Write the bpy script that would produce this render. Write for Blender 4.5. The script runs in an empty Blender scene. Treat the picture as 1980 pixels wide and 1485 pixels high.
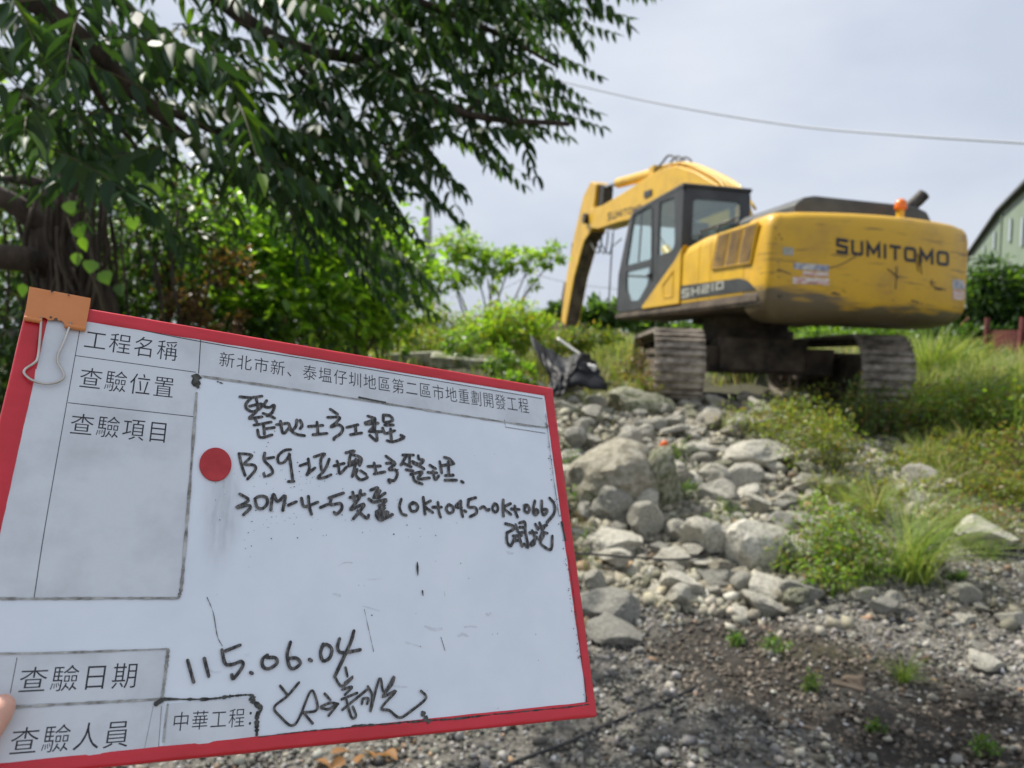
import bpy, bmesh, math, random
import numpy as np
from mathutils import Vector, Matrix, noise
random.seed(7); rng = np.random.default_rng(11)
S = bpy.context.scene
COL = S.collection
PI = math.pi

# ------------------------------------------------------------------ camera, sky, sun, exposure
F = 1373.0; CX, CY = 990.0, 742.5
PITCH = -math.atan((742.5 - 640) / F)
EYE = np.array([0, 0, 1.6])
cd = bpy.data.cameras.new('camera'); cam = bpy.data.objects.new('camera', cd); COL.objects.link(cam)
cd.sensor_width = 36; cd.lens = 36 * F / 1980; cd.clip_start = 0.05; cd.clip_end = 6000
cam.location = EYE; cam.rotation_euler = (PI / 2 + PITCH, 0, 0)
cd.dof.use_dof = True; cd.dof.focus_distance = 0.53; cd.dof.aperture_fstop = 8.2
S.camera = cam

SUN_AZ, SUN_EL = math.radians(-46), math.radians(52)       # azimuth clockwise from +Y
w = bpy.data.worlds.new('World'); S.world = w; w.use_nodes = True
nt = w.node_tree; nt.nodes.clear()
def N(nt, t, **k):
    n = nt.nodes.new(t)
    for a, b in k.items(): setattr(n, a, b)
    return n
out = N(nt, 'ShaderNodeOutputWorld'); bg = N(nt, 'ShaderNodeBackground'); sky = N(nt, 'ShaderNodeTexSky', sky_type='NISHITA')
sky.sun_disc = False; sky.sun_elevation = SUN_EL; sky.sun_rotation = SUN_AZ; sky.dust_density = 3.5; sky.air_density = 1.2; sky.ozone_density = 1.5
tc = N(nt, 'ShaderNodeTexCoord'); mp = N(nt, 'ShaderNodeMapping'); mp.inputs['Scale'].default_value = (1, 1, 2.2)
nz = N(nt, 'ShaderNodeTexNoise'); nz.inputs['Scale'].default_value = 2.3; nz.inputs['Detail'].default_value = 5; nz.inputs['Roughness'].default_value = 0.5
rp = N(nt, 'ShaderNodeValToRGB'); rp.color_ramp.elements[0].position = 0.36; rp.color_ramp.elements[0].color = (4.6, 5.1, 6.05, 1)
rp.color_ramp.elements[1].position = 0.66; rp.color_ramp.elements[1].color = (6.1, 6.45, 7.15, 1)
mx = N(nt, 'ShaderNodeMix', data_type='RGBA'); mx.inputs['Factor'].default_value = 0.92
L = nt.links.new
L(tc.outputs['Generated'], mp.inputs['Vector']); L(mp.outputs[0], nz.inputs['Vector']); L(nz.outputs['Fac'], rp.inputs['Fac'])
L(sky.outputs[0], mx.inputs['A']); L(rp.outputs[0], mx.inputs['B']); L(mx.outputs['Result'], bg.inputs['Color'])
bg.inputs['Strength'].default_value = 0.1; L(bg.outputs[0], out.inputs['Surface'])
sl = bpy.data.lights.new('sun', 'SUN'); sl.energy = 5.0; sl.angle = math.radians(1.2); sl.color = (1.0, 0.95, 0.86)
so = bpy.data.objects.new('sun', sl); COL.objects.link(so)
sd = Vector((math.sin(SUN_AZ) * math.cos(SUN_EL), math.cos(SUN_AZ) * math.cos(SUN_EL), math.sin(SUN_EL)))
so.rotation_euler = sd.to_track_quat('Z', 'Y').to_euler(); so.location = (-20, 20, 40)
S.view_settings.view_transform = 'Standard'; S.view_settings.look = 'None'; S.view_settings.exposure = 0.40; S.view_settings.gamma = 1
S.cycles.max_bounces = 6; S.cycles.transparent_max_bounces = 24; S.cycles.caustics_reflective = False; S.cycles.caustics_refractive = False

# ------------------------------------------------------------------ helpers
cP, sP = math.cos(PITCH), math.sin(PITCH)
def ray(px, py):
    x = (px - CX) / F; u = -(py - CY) / F
    return np.array([x, cP - u * sP, sP + u * cP])
def at(px, py, d):
    r = ray(px, py); return EYE + r * (d / r[1])
def proj(P):
    d = np.asarray(P) - EYE
    fw = d[..., 1] * cP + d[..., 2] * sP; up = -d[..., 1] * sP + d[..., 2] * cP
    fw = np.where(np.abs(fw) < 1e-6, 1e-6, fw)
    return CX + F * d[..., 0] / fw, CY - F * up / fw, fw
def sst(a, b, x): t = np.clip((x - a) / (b - a), 0, 1); return t * t * (3 - 2 * t)
def inpoly(x, y, poly):
    r = np.zeros(np.shape(x), bool); n = len(poly)
    for i in range(n):
        x1, y1 = poly[i]; x2, y2 = poly[(i + 1) % n]
        c = ((y1 > y) != (y2 > y)); xx = (x2 - x1) * (y - y1) / ((y2 - y1) if y2 != y1 else 1e-9) + x1
        r ^= c & (x < xx)
    return r
def hgt(x, y):
    x = np.asarray(x, float); y = np.asarray(y, float)
    z = 0.60 * sst(3.9, 8.3, y) + 0.32 * sst(11, 20, y)
    z = z + 0.62 * sst(1.5, -0.6, x) * sst(6.0, 8.2, y) * (1 - 0.35 * sst(10, 16, y))
    z = z + 0.06 * np.sin(x * 1.3 + 0.7) * np.sin(y * 1.1) * sst(3.5, 5, y) * sst(1.0, 2.0, np.abs(y - 10.5) * 0 + 2)
    z = z + 0.03 * np.sin(x * 3.1 + y * 1.7) * sst(3.2, 5, y) + 0.018 * np.sin(x * 5.3 - y * 4.1 + 1)
    z = z + 0.12 * sst(3.2, 6, x) * sst(4, 7, y)
    # flat pad under the machine
    m = np.exp(-(((x - 3.4) / 2.0) ** 4 + ((y - 10.6) / 2.2) ** 4))
    z = z * (1 - m) + (0.60 - 0.045 * (x - 3.4) - 0.02 * (y - 10.5)) * m
    return z
def H(x, y): return float(hgt(x, y))

def tag(o, label=None, cat=None, group=None, kind=None):
    if label: o['label'] = label
    if cat: o['category'] = cat
    if group: o['group'] = group
    if kind: o['kind'] = kind
    return o
def empty(name, loc=(0, 0, 0)):
    o = bpy.data.objects.new(name, None); COL.objects.link(o); o.location = loc; o.empty_display_size = 0.1; return o
def link(name, me, mat, parent=None, bevel=0, smooth=False, seg=2, solid=0):
    o = bpy.data.objects.new(name, me); COL.objects.link(o)
    if mat is not None: me.materials.append(mat)
    if parent is not None: o.parent = parent
    if smooth:
        me.polygons.foreach_set('use_smooth', [True] * len(me.polygons))
    if solid:
        s = o.modifiers.new('s', 'SOLIDIFY'); s.thickness = solid; s.offset = 0
    if bevel:
        b = o.modifiers.new('b', 'BEVEL'); b.width = bevel; b.segments = seg; b.limit_method = 'ANGLE'; b.angle_limit = math.radians(35)
        if not smooth:
            me.polygons.foreach_set('use_smooth', [True] * len(me.polygons)); b.harden_normals = True
    return o
class MB:
    def __init__(s): s.v = []; s.f = []
    def add(s, v, f):
        n = len(s.v); s.v += [tuple(map(float, p)) for p in v]; s.f += [tuple(i + n for i in q) for q in f]; return s
    def box(s, lo, hi, M=None):
        x0, y0, z0 = lo; x1, y1, z1 = hi
        v = [(x0, y0, z0), (x1, y0, z0), (x1, y1, z0), (x0, y1, z0), (x0, y0, z1), (x1, y0, z1), (x1, y1, z1), (x0, y1, z1)]
        if M is not None: v = [M @ Vector(p) for p in v]
        return s.add(v, [(3, 2, 1, 0), (4, 5, 6, 7), (0, 1, 5, 4), (1, 2, 6, 5), (2, 3, 7, 6), (3, 0, 4, 7)])
    def prism(s, poly, a, b, ax='x'):
        # polygon in the plane normal to ax, from a to b along it
        A = sum(poly[i][0] * poly[(i + 1) % len(poly)][1] - poly[(i + 1) % len(poly)][0] * poly[i][1] for i in range(len(poly)))
        if A < 0: poly = poly[::-1]
        def P(p, t): return {'x': (t, p[0], p[1]), 'y': (p[0], t, p[1]), 'z': (p[0], p[1], t)}[ax]
        n = len(poly); v = [P(p, a) for p in poly] + [P(p, b) for p in poly]
        f = [tuple(range(n - 1, -1, -1)), tuple(range(n, 2 * n))] + [(i, (i + 1) % n, n + (i + 1) % n, n + i) for i in range(n)]
        if ax == 'y': f = [q[::-1] for q in f]
        return s.add(v, f)
    def tube(s, pts, r, seg=8, cap=True):
        pts = [Vector(p) for p in pts]; n = len(pts)
        rs = r if hasattr(r, '__len__') else [r] * n
        up = None; rings = []
        for i in range(n):
            t = (pts[min(i + 1, n - 1)] - pts[max(i - 1, 0)]).normalized()
            if up is None: up = t.orthogonal().normalized()
            up = (up - t * up.dot(t)); up = up.normalized() if up.length > 1e-6 else t.orthogonal().normalized()
            b = t.cross(up)
            rings.append([pts[i] + (up * math.cos(2 * PI * k / seg) + b * math.sin(2 * PI * k / seg)) * rs[i] for k in range(seg)])
        v = [p for q in rings for p in q]
        f = [(i * seg + k, i * seg + (k + 1) % seg, (i + 1) * seg + (k + 1) % seg, (i + 1) * seg + k) for i in range(n - 1) for k in range(seg)]
        if cap: f += [tuple(range(seg - 1, -1, -1)), tuple((n - 1) * seg + k for k in range(seg))]
        return s.add(v, f)
    def build(s, name, mat, parent=None, **k):
        me = bpy.data.meshes.new(name); me.from_pydata(s.v, [], s.f); me.validate(); me.update()
        return link(name, me, mat, parent, **k)
def np_mesh(name, V, T, col=None, smooth=False):
    """V (n,3) floats, T (m,3|4) ints, col (n,3)"""
    me = bpy.data.meshes.new(name); k = T.shape[1]
    me.vertices.add(len(V)); me.vertices.foreach_set('co', np.ascontiguousarray(V, dtype=np.float32).ravel())
    me.loops.add(T.size); me.loops.foreach_set('vertex_index', np.ascontiguousarray(T, dtype=np.int32).ravel())
    me.polygons.add(len(T)); me.polygons.foreach_set('loop_start', np.arange(0, T.size, k, dtype=np.int32))
    me.polygons.foreach_set('loop_total', np.full(len(T), k, dtype=np.int32))
    if smooth: me.polygons.foreach_set('use_smooth', np.ones(len(T), bool))
    me.update(calc_edges=True)
    if col is not None:
        a = me.attributes.new('col', 'FLOAT_COLOR', 'POINT'); a.data.foreach_set('color', np.c_[col, np.ones(len(col))].astype(np.float32).ravel())
    return me
def smooth_pts(p, n=6):
    p = [np.array(q, float) for q in p]
    if len(p) < 3: return [p[0] + (p[1] - p[0]) * t for t in np.linspace(0, 1, 4)]
    r = []; q = [2 * p[0] - p[1]] + p + [2 * p[-1] - p[-2]]
    for i in range(1, len(q) - 2):
        for k in range(n):
            t = k / n; a, b, c, d = q[i - 1:i + 3]
            r.append(0.5 * ((2 * b) + (c - a) * t + (2 * a - 5 * b + 4 * c - d) * t * t + (3 * b - a - 3 * c + d) * t ** 3))
    r.append(p[-1]); return r

# ------------------------------------------------------------------ materials
def mat(name, c1, c2=None, scale=5, rough=0.6, metal=0, bump=0, bscale=None, attr=False, trans=0, tcol=None, rnd=0, detail=5,
        lo=0.35, hi=0.65, spec=0.5, stretch=None, third=None, coat=0, bdist=0.01):
    m = bpy.data.materials.new(name); m.use_nodes = True; t = m.node_tree; t.nodes.clear(); K = t.links.new
    o = N(t, 'ShaderNodeOutputMaterial'); p = N(t, 'ShaderNodeBsdfPrincipled'); K(p.outputs[0], o.inputs['Surface'])
    p.inputs['Roughness'].default_value = rough; p.inputs['Metallic'].default_value = metal; p.inputs['Specular IOR Level'].default_value = spec
    p.inputs['Coat Weight'].default_value = coat
    co = N(t, 'ShaderNodeTexCoord'); vec = co.outputs['Object']
    if stretch:
        mm = N(t, 'ShaderNodeMapping'); mm.inputs['Scale'].default_value = stretch; K(vec, mm.inputs['Vector']); vec = mm.outputs[0]
    c2 = c2 or c1
    n1 = N(t, 'ShaderNodeTexNoise'); n1.inputs['Scale'].default_value = scale; n1.inputs['Detail'].default_value = detail; n1.inputs['Roughness'].default_value = 0.62; K(vec, n1.inputs['Vector'])
    r = N(t, 'ShaderNodeValToRGB'); e = r.color_ramp.elements; e[0].position = lo; e[0].color = (*c1, 1); e[1].position = hi; e[1].color = (*c2, 1)
    if third: q = e.new(third[0]); q.color = (*third[1], 1)
    K(n1.outputs['Fac'], r.inputs['Fac']); colr = r.outputs[0]
    if attr:
        a = N(t, 'ShaderNodeAttribute', attribute_name='col'); x = N(t, 'ShaderNodeMix', data_type='RGBA', blend_type='MULTIPLY'); x.inputs['Factor'].default_value = 1
        K(a.outputs['Color'], x.inputs['A']); K(colr, x.inputs['B']); colr = x.outputs['Result']
    if rnd:
        oi = N(t, 'ShaderNodeObjectInfo'); mr = N(t, 'ShaderNodeMapRange'); mr.inputs['To Min'].default_value = 1 - rnd; mr.inputs['To Max'].default_value = 1 + rnd
        K(oi.outputs['Random'], mr.inputs['Value']); x = N(t, 'ShaderNodeVectorMath', operation='SCALE'); K(colr, x.inputs[0]); K(mr.outputs[0], x.inputs['Scale']); colr = x.outputs[0]
    K(colr, p.inputs['Base Color'])
    if bump:
        n2 = N(t, 'ShaderNodeTexNoise'); n2.inputs['Scale'].default_value = bscale or scale * 3; n2.inputs['Detail'].default_value = 6; K(vec, n2.inputs['Vector'])
        b = N(t, 'ShaderNodeBump'); b.inputs['Strength'].default_value = bump; b.inputs['Distance'].default_value = bdist; K(n2.outputs['Fac'], b.inputs['Height']); K(b.outputs[0], p.inputs['Normal'])
    if trans:
        tr = N(t, 'ShaderNodeBsdfTranslucent'); ms = N(t, 'ShaderNodeMixShader'); ms.inputs[0].default_value = trans
        tm = N(t, 'ShaderNodeMix', data_type='RGBA', blend_type='MULTIPLY'); tm.inputs['Factor'].default_value = 1; K(colr, tm.inputs['A']); tm.inputs['B'].default_value = (*(tcol or (1.6, 1.7, 0.6)), 1)
        K(tm.outputs['Result'], tr.inputs['Color']); K(p.outputs[0], ms.inputs[1]); K(tr.outputs[0], ms.inputs[2]); K(ms.outputs[0], o.inputs['Surface'])
    m['bsdf'] = p.name
    return m
W3 = (1, 1, 1)
M = {}
M['ground'] = mat('gravel_ground', (0.045, 0.042, 0.036), (0.20, 0.19, 0.17), scale=38, rough=0.95, bump=1.0, bscale=60, attr=True, detail=8, bdist=0.012)
M['pebble'] = mat('pebbles', (0.85, 0.85, 0.85), (1.15, 1.15, 1.15), scale=90, rough=0.85, attr=True, bump=0.3, bscale=250, bdist=0.002)
M['rock'] = mat('pale_rock', (0.27, 0.255, 0.205), (0.58, 0.555, 0.475), scale=7, rough=0.92, bump=0.9, bscale=22, rnd=0.22, third=(0.5, (0.47, 0.45, 0.38)), detail=9, bdist=0.02)
M['rock_moss'] = mat('lichen_rock', (0.10, 0.12, 0.05), (0.34, 0.33, 0.25), scale=5, rough=0.95, bump=0.9, bscale=30, lo=0.4, hi=0.55, detail=9, bdist=0.02)
M['rock_grey'] = mat('grey_rock', (0.19, 0.185, 0.16), (0.36, 0.35, 0.30), scale=7, rough=0.9, bump=0.8, bscale=25, rnd=0.15, detail=9, bdist=0.015)
M['board'] = mat('whiteboard_face', (0.70, 0.755, 0.82), (0.77, 0.82, 0.875), scale=14, rough=0.28, spec=0.4)
M['paper'] = mat('laminated_label', (0.50, 0.525, 0.55), (0.65, 0.68, 0.715), scale=16, rough=0.4, detail=9, lo=0.3, hi=0.55)
M['print'] = mat('printed_ink', (0.02, 0.02, 0.025), rough=0.6)
M['print_faint'] = mat('faded_print', (0.10, 0.10, 0.11), (0.28, 0.28, 0.3), scale=120, rough=0.6)
M['ink'] = mat('marker_ink', (0.010, 0.009, 0.008), (0.20, 0.185, 0.17), scale=420, rough=0.3, lo=0.44, hi=0.74, stretch=(1.4, .45, 1), detail=3)  # pale streaks paint glare on the ink along with uneven density
M['grime'] = mat('grime_edge', (0.14, 0.135, 0.12), (0.50, 0.50, 0.48), scale=110, rough=0.8, detail=8)
M['grime_dark'] = mat('dark_grime', (0.015, 0.015, 0.014), (0.10, 0.10, 0.09), scale=200, rough=0.8)
M['smear'] = mat('eraser_smear', (0.56, 0.59, 0.63), (0.76, 0.795, 0.835), scale=70, rough=0.5)
M['ghost'] = mat('ghost_ink', (0.62, 0.66, 0.71), (0.72, 0.76, 0.80), scale=60, rough=0.3, lo=.45, hi=.6)
M['tape'] = mat('red_tape', (0.50, 0.012, 0.02), (0.64, 0.022, 0.04), scale=18, rough=0.32, bump=0.6, bscale=45, spec=0.5, bdist=0.002, stretch=(.5, 1, 1))
M['sticker'] = mat('red_sticker', (0.38, 0.012, 0.015), (0.50, 0.03, 0.035), scale=60, rough=0.45)
M['clip'] = mat('orange_clip', (0.62, 0.21, 0.055), (0.68, 0.25, 0.08), scale=30, rough=0.35)
M['steel'] = mat('steel_wire', (0.48, 0.44, 0.38), (0.6, 0.57, 0.52), scale=60, rough=0.3, metal=0.9)
M['skin'] = mat('skin', (0.62, 0.33, 0.24), (0.70, 0.40, 0.30), scale=60, rough=0.5, bump=0.25, bscale=900, bdist=0.0006)
_sb = M['skin'].node_tree.nodes[M['skin']['bsdf']]; _sb.inputs['Subsurface Weight'].default_value = 0.25; _sb.inputs['Subsurface Radius'].default_value = (0.01, 0.003, 0.002); _sb.inputs['Subsurface Scale'].default_value = 0.5
M['yellow'] = mat('yellow_paint', (0.52, 0.30, 0.03), (0.71, 0.42, 0.016), scale=2.6, rough=0.42, bump=0.12, bscale=9, lo=0.25, hi=0.55, detail=8, coat=0.1)
M['black_paint'] = mat('dark_grey_paint', (0.030, 0.032, 0.035), (0.055, 0.058, 0.062), scale=4, rough=0.5)
M['hood'] = mat('hood_paint', (0.05, 0.055, 0.055), (0.085, 0.09, 0.085), scale=3, rough=0.55)
M['frame_dirt_and_shade'] = mat('mud_and_shade_steel', (0.035, 0.028, 0.022), (0.17, 0.13, 0.095), scale=3.5, rough=0.85, bump=0.4, bscale=20, detail=9)  # mud on the steel parts, and painted shade on the arm's inner face
M['shoe'] = mat('worn_shoe', (0.11, 0.09, 0.07), (0.48, 0.42, 0.35), scale=7, rough=0.75, metal=0.2, bump=0.5, bscale=30, rnd=0.2, detail=9)
M['rubber'] = mat('black_rubber', (0.012, 0.012, 0.012), (0.03, 0.03, 0.03), scale=10, rough=0.6)
M['chrome'] = mat('rod_chrome', (0.5, 0.5, 0.5), rough=0.15, metal=1)
M['louver'] = mat('louver_paint', (0.16, 0.085, 0.02), (0.42, 0.24, 0.03), scale=6, rough=0.6)
M['letter'] = mat('black_lettering', (0.012, 0.013, 0.02), rough=0.5)
M['letter_pale'] = mat('pale_lettering', (0.42, 0.42, 0.36), (0.30, 0.30, 0.27), scale=20, rough=0.6)
M['decal'] = mat('worn_decal', (0.55, 0.25, 0.22), (0.70, 0.68, 0.62), scale=14, rough=0.6, lo=0.42, hi=0.56, stretch=(1, 1, 3.5))
M['decal_blue'] = mat('faded_decal', (0.20, 0.22, 0.33), (0.62, 0.60, 0.55), scale=18, rough=0.6, lo=0.4, hi=0.6)
M['beacon'] = mat('orange_lens', (0.75, 0.17, 0.01), rough=0.2)
M['exhaust'] = mat('sooty_pipe', (0.015, 0.014, 0.013), (0.08, 0.07, 0.06), scale=8, rough=0.6, metal=0.4)
M['wood'] = mat('weathered_wood', (0.08, 0.055, 0.035), (0.22, 0.17, 0.12), scale=6, rough=0.9, stretch=(1, 6, 1), bump=0.5)
M['bark'] = mat('grey_brown_bark', (0.022, 0.016, 0.011), (0.085, 0.063, 0.045), scale=12, rough=0.95, bump=0.9, bscale=25, stretch=(1, 1, 0.3), bdist=0.02)
M['twig'] = mat('brown_twig', (0.05, 0.04, 0.02), (0.12, 0.10, 0.05), scale=8, rough=0.9)
M['leaf'] = mat('leaf', W3, (0.8, 0.85, 0.8), scale=6, rough=0.42, attr=True, trans=0.42, tcol=(1.9, 2.0, 0.55), spec=0.45)
M['leaf_dark'] = mat('dark_leaf', W3, (0.8, 0.85, 0.8), scale=6, rough=0.6, attr=True, trans=0.25, tcol=(1.5, 1.7, 0.5), spec=0.25)
M['leaf_bright'] = mat('sunlit_leaf', W3, (0.75, 0.8, 0.8), scale=6, rough=0.35, attr=True, trans=0.6, tcol=(1.9, 2.0, 0.6), spec=0.5)  # backlit brightness put in through extra translucency and tint
M['grass'] = mat('grass_blade', W3, rough=0.55, attr=True, trans=0.4, tcol=(1.5, 1.5, 0.7), spec=0.3)
M['rock_tan'] = mat('stained_rock', (0.20, 0.18, 0.125), (0.46, 0.43, 0.35), scale=5, rough=0.92, bump=0.9, bscale=22, rnd=0.2, detail=9, bdist=0.02)
M['concrete'] = mat('old_concrete', (0.17, 0.165, 0.145), (0.36, 0.35, 0.31), scale=4, rough=0.95, bump=0.5, detail=9)
M['white'] = mat('white_debris', (0.6, 0.6, 0.58), (0.75, 0.75, 0.73), scale=9, rough=0.7)
M['plastic'] = mat('black_sheeting', (0.004, 0.005, 0.007), (0.012, 0.013, 0.017), scale=6, rough=0.55, spec=0.25)
M['pole'] = mat('concrete_pole', (0.42, 0.43, 0.44), (0.5, 0.51, 0.52), scale=3, rough=0.8)
M['cable'] = mat('pale_cable', (0.55, 0.57, 0.60), rough=0.7)
M['green_wall'] = mat('green_sheet_wall', (0.18, 0.235, 0.17), (0.235, 0.29, 0.215), scale=0.35, rough=0.6, stretch=(1, 1, 0.25), detail=6)
M['roof'] = mat('dark_roof', (0.09, 0.10, 0.10), rough=0.7)
M['window'] = mat('hazy_pane', (0.32, 0.38, 0.36), (0.24, 0.29, 0.28), scale=3, rough=0.2)
M['red_fence'] = mat('rust_red_sheet', (0.10, 0.022, 0.02), (0.17, 0.04, 0.033), scale=2, rough=0.7)
M['brick'] = mat('brick_hut', (0.38, 0.17, 0.11), (0.46, 0.22, 0.15), scale=5, rough=0.9)
M['orange'] = mat('orange_plastic', (0.7, 0.12, 0.01), rough=0.4)
M['hill'] = mat('hazed_hill', (0.13, 0.19, 0.20), (0.17, 0.23, 0.24), scale=0.02, rough=1)  # bluish haze of distance put into the hill colour
def glass(name, col, rough=0.03):
    m = bpy.data.materials.new(name); m.use_nodes = True; t = m.node_tree; t.nodes.clear()
    o = N(t, 'ShaderNodeOutputMaterial'); a = N(t, 'ShaderNodeBsdfTransparent'); a.inputs[0].default_value = (*col, 1)
    g = N(t, 'ShaderNodeBsdfGlossy'); g.inputs['Roughness'].default_value = rough; d = N(t, 'ShaderNodeBsdfDiffuse'); d.inputs[0].default_value = (0.68, 0.82, 0.82, 1)
    fr = N(t, 'ShaderNodeValue'); fr.outputs[0].default_value = 0.10; m1 = N(t, 'ShaderNodeMixShader'); m2 = N(t, 'ShaderNodeMixShader'); m1.inputs[0].default_value = 0.13
    t.links.new(a.outputs[0], m1.inputs[1]); t.links.new(d.outputs[0], m1.inputs[2]); t.links.new(fr.outputs[0], m2.inputs[0])
    t.links.new(m1.outputs[0], m2.inputs[1]); t.links.new(g.outputs[0], m2.inputs[2]); t.links.new(m2.outputs[0], o.inputs['Surface']); return m
M['glass'] = glass('cab_glass', (0.86, 0.95, 0.93))

# ------------------------------------------------------------------ ground
def spaced(lo, a, b, hi, step, g=1.16):
    m = list(np.arange(a, b, step)); l = []; s = step; x = a
    while x > lo: s *= g; x -= s; l.append(x)
    r = []; s = step; x = m[-1]
    while x < hi: s *= g; x += s; r.append(x)
    return np.array(l[::-1] + m + r)
SOIL = [(1230, 1220), (1400, 1180), (1620, 1235), (1790, 1290), (1990, 1360), (2100, 1500), (1700, 1500), (1600, 1420), (1560, 1400), (1400, 1375), (1270, 1310)]
def ground_cols(X, Y, Z):
    px, py, fw = proj(np.stack([X, Y, Z], -1))
    soft = np.zeros_like(X)
    for dx, dy in ((0, 0), (25, 10), (-25, -10), (12, -20), (-12, 20), (40, 25), (-40, -20)):
        soft += inpoly(px + dx, py + dy, SOIL) & (fw > 0.5)
    soft = soft / 7
    n = np.sin(X * 5.1 + np.sin(Y * 7.3) * 1.5) * np.sin(Y * 6.7 + X * 2) * 0.5 + 0.5
    soil = np.clip(soft * (0.55 + 0.6 * n), 0, 1)
    gr = sst(0.05, 0.7, sst(7.8, 10, Y) + sst(3.4, 5.0, X) * sst(5.0, 6.5, Y) + sst(0.4, -0.8, X) * sst(5.5, 6.5, Y))
    moss = np.clip(np.sin(X * 2.3 + 1) * np.sin(Y * 2.9 + X) - 0.55, 0, 1) * 1.6 * sst(3.0, 3.6, Y)
    base = np.array([1.0, 0.98, 0.95]); c = base * np.ones(X.shape + (1,))
    c = c * (1 - soil[..., None]) + np.array([0.17, 0.145, 0.115]) * soil[..., None]
    c = c * (1 - moss[..., None]) + np.array([0.42, 0.40, 0.12]) * moss[..., None]
    c = c * (1 - gr[..., None]) + np.array([0.42, 0.42, 0.22]) * gr[..., None]
    return c, soil, gr
xs = spaced(-2500, -1.2, 6.0, 2500, 0.05); ys = spaced(-30, 1.6, 11.0, 4000, 0.05)
GX, GY = np.meshgrid(xs, ys); GZ = hgt(GX, GY)
near = np.where((GX > -2) & (GX < 7) & (GY > 1) & (GY < 12))
for i, j in zip(*near): GZ[i, j] += 0.014 * noise.fractal(Vector((GX[i, j] * 6, GY[i, j] * 6, 0)), 0.7, 2.2, 4)
gc, _, _ = ground_cols(GX, GY, GZ)
nx, ny = len(xs), len(ys); idx = np.arange(nx * ny).reshape(ny, nx)
T = np.stack([idx[:-1, :-1], idx[:-1, 1:], idx[1:, 1:], idx[1:, :-1]], -1).reshape(-1, 4)
tag(link('ground', np_mesh('ground', np.stack([GX, GY, GZ], -1).reshape(-1, 3), T, gc.reshape(-1, 3), True), M['ground']), kind='structure')
# distant hills
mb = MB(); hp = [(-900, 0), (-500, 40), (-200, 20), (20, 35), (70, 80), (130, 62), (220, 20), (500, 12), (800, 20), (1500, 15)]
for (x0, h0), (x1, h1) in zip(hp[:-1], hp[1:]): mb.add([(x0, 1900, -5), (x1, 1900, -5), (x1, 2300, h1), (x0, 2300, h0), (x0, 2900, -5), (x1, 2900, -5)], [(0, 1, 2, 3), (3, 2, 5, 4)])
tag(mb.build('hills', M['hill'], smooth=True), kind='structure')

# ------------------------------------------------------------------ the inspection board
def K_(p): return np.array([(p[0] - CX) / F, (p[1] - CY) / F, 1.])
def ln(a, b): return np.cross(K_(a), K_(b))
top, bot, lef, rig = ln((174, 598), (1050, 748)), ln((180, 1485), (1152, 1385)), ln((45, 622), (0, 810)), ln((1070, 770), (1152, 1370))
cc = [np.cross(a, b) for a, b in ((top, lef), (top, rig), (bot, rig), (bot, lef))]; cc = [v / v[2] for v in cc]
u = np.cross(top, bot); u /= np.linalg.norm(u); u *= np.sign(u[0])
v = np.cross(lef, rig); v /= np.linalg.norm(v); v *= np.sign(v[1]); v -= (v @ u) * u; v /= np.linalg.norm(v)
nn = np.cross(u, v); PP = [q / (nn @ q) for q in cc]
sc = 0.30 / ((np.linalg.norm(PP[3] - PP[0]) + np.linalg.norm(PP[2] - PP[1])) / 2); PP = [p * sc for p in PP]
def c2w(p): return np.array([p[0], p[2] * cP + p[1] * sP, p[2] * sP - p[1] * cP])   # camera (right, down, forward) -> world
U, Vd = c2w(u), c2w(v); Vu = -Vd; Nn = np.cross(U, Vu)
TL = c2w(PP[0]) + EYE; BW = np.linalg.norm(PP[1] - PP[0]); BH = np.linalg.norm(PP[3] - PP[0])
ctr = TL + U * BW / 2 + Vd * BH / 2
board = empty('inspection_board'); BM = Matrix(((U[0], Vu[0], Nn[0], ctr[0]), (U[1], Vu[1], Nn[1], ctr[1]), (U[2], Vu[2], Nn[2], ctr[2]), (0, 0, 0, 1)))
board.matrix_world = BM
tag(board, 'white inspection board with red taped edge and handwriting, held up in front of the slope', 'whiteboard')
def B(px, py):
    r = ray(px, py); t = ((ctr - EYE) @ Nn) / (r @ Nn); q = EYE + r * t - ctr
    return np.array([q @ U, q @ Vu])
HW, HH = BW / 2, BH / 2
mb = MB(); mb.box((-HW + .001, -HH + .001, -0.0045), (HW - .001, HH - .001, 0)); mb.build('panel', M['board'], board)
# red tape, folded round the edge: each strip a bumpy grid front, edge and back
def tape(a, b, inward, wfun, name='edge_tape'):
    a, b, inward = map(np.array, (a, b, inward)); n = 90; rows = []
    for i in range(n + 1):
        t = i / n; p = a + (b - a) * t; ww = wfun(t) + 0.0004 * noise.noise(Vector((t * 25, a[0] * 9, 3))); row = []
        j = 0.0003 * noise.noise(Vector((t * 12, 7, a[1] * 5)))
        for k, (s, z) in enumerate([(ww, 0.0002), (ww * .97, 0.0006), (ww * .6, 0.0008), (ww * .3, 0.0009), (0.0012, 0.0009), (0, 0.0003), (-0.0006 + j, -0.0022), (0, -0.0048), (ww, -0.0052)]):
            zz = z + (0.0008 * noise.noise(Vector((t * 30, k * .9, a[1] * 7))) if 0 < k < 4 else 0)
            q = p + inward * s; row.append((q[0], q[1], zz))
        rows.append(row)
    m = len(rows[0]); vv = [p for r in rows for p in r]
    f = [(i * m + k, i * m + k + 1, (i + 1) * m + k + 1, (i + 1) * m + k) for i in range(n) for k in range(m - 1)]
    MB().add(vv, f).build(name, M['tape'], board, smooth=True)
tape((-HW, HH), (HW, HH), (0, -1), lambda t: 0.0108 - 0.0010 * t)
tape((HW, HH - .0009), (HW, -HH + .0009), (-1, 0), lambda t: 0.0108 - 0.0026 * t)
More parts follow.
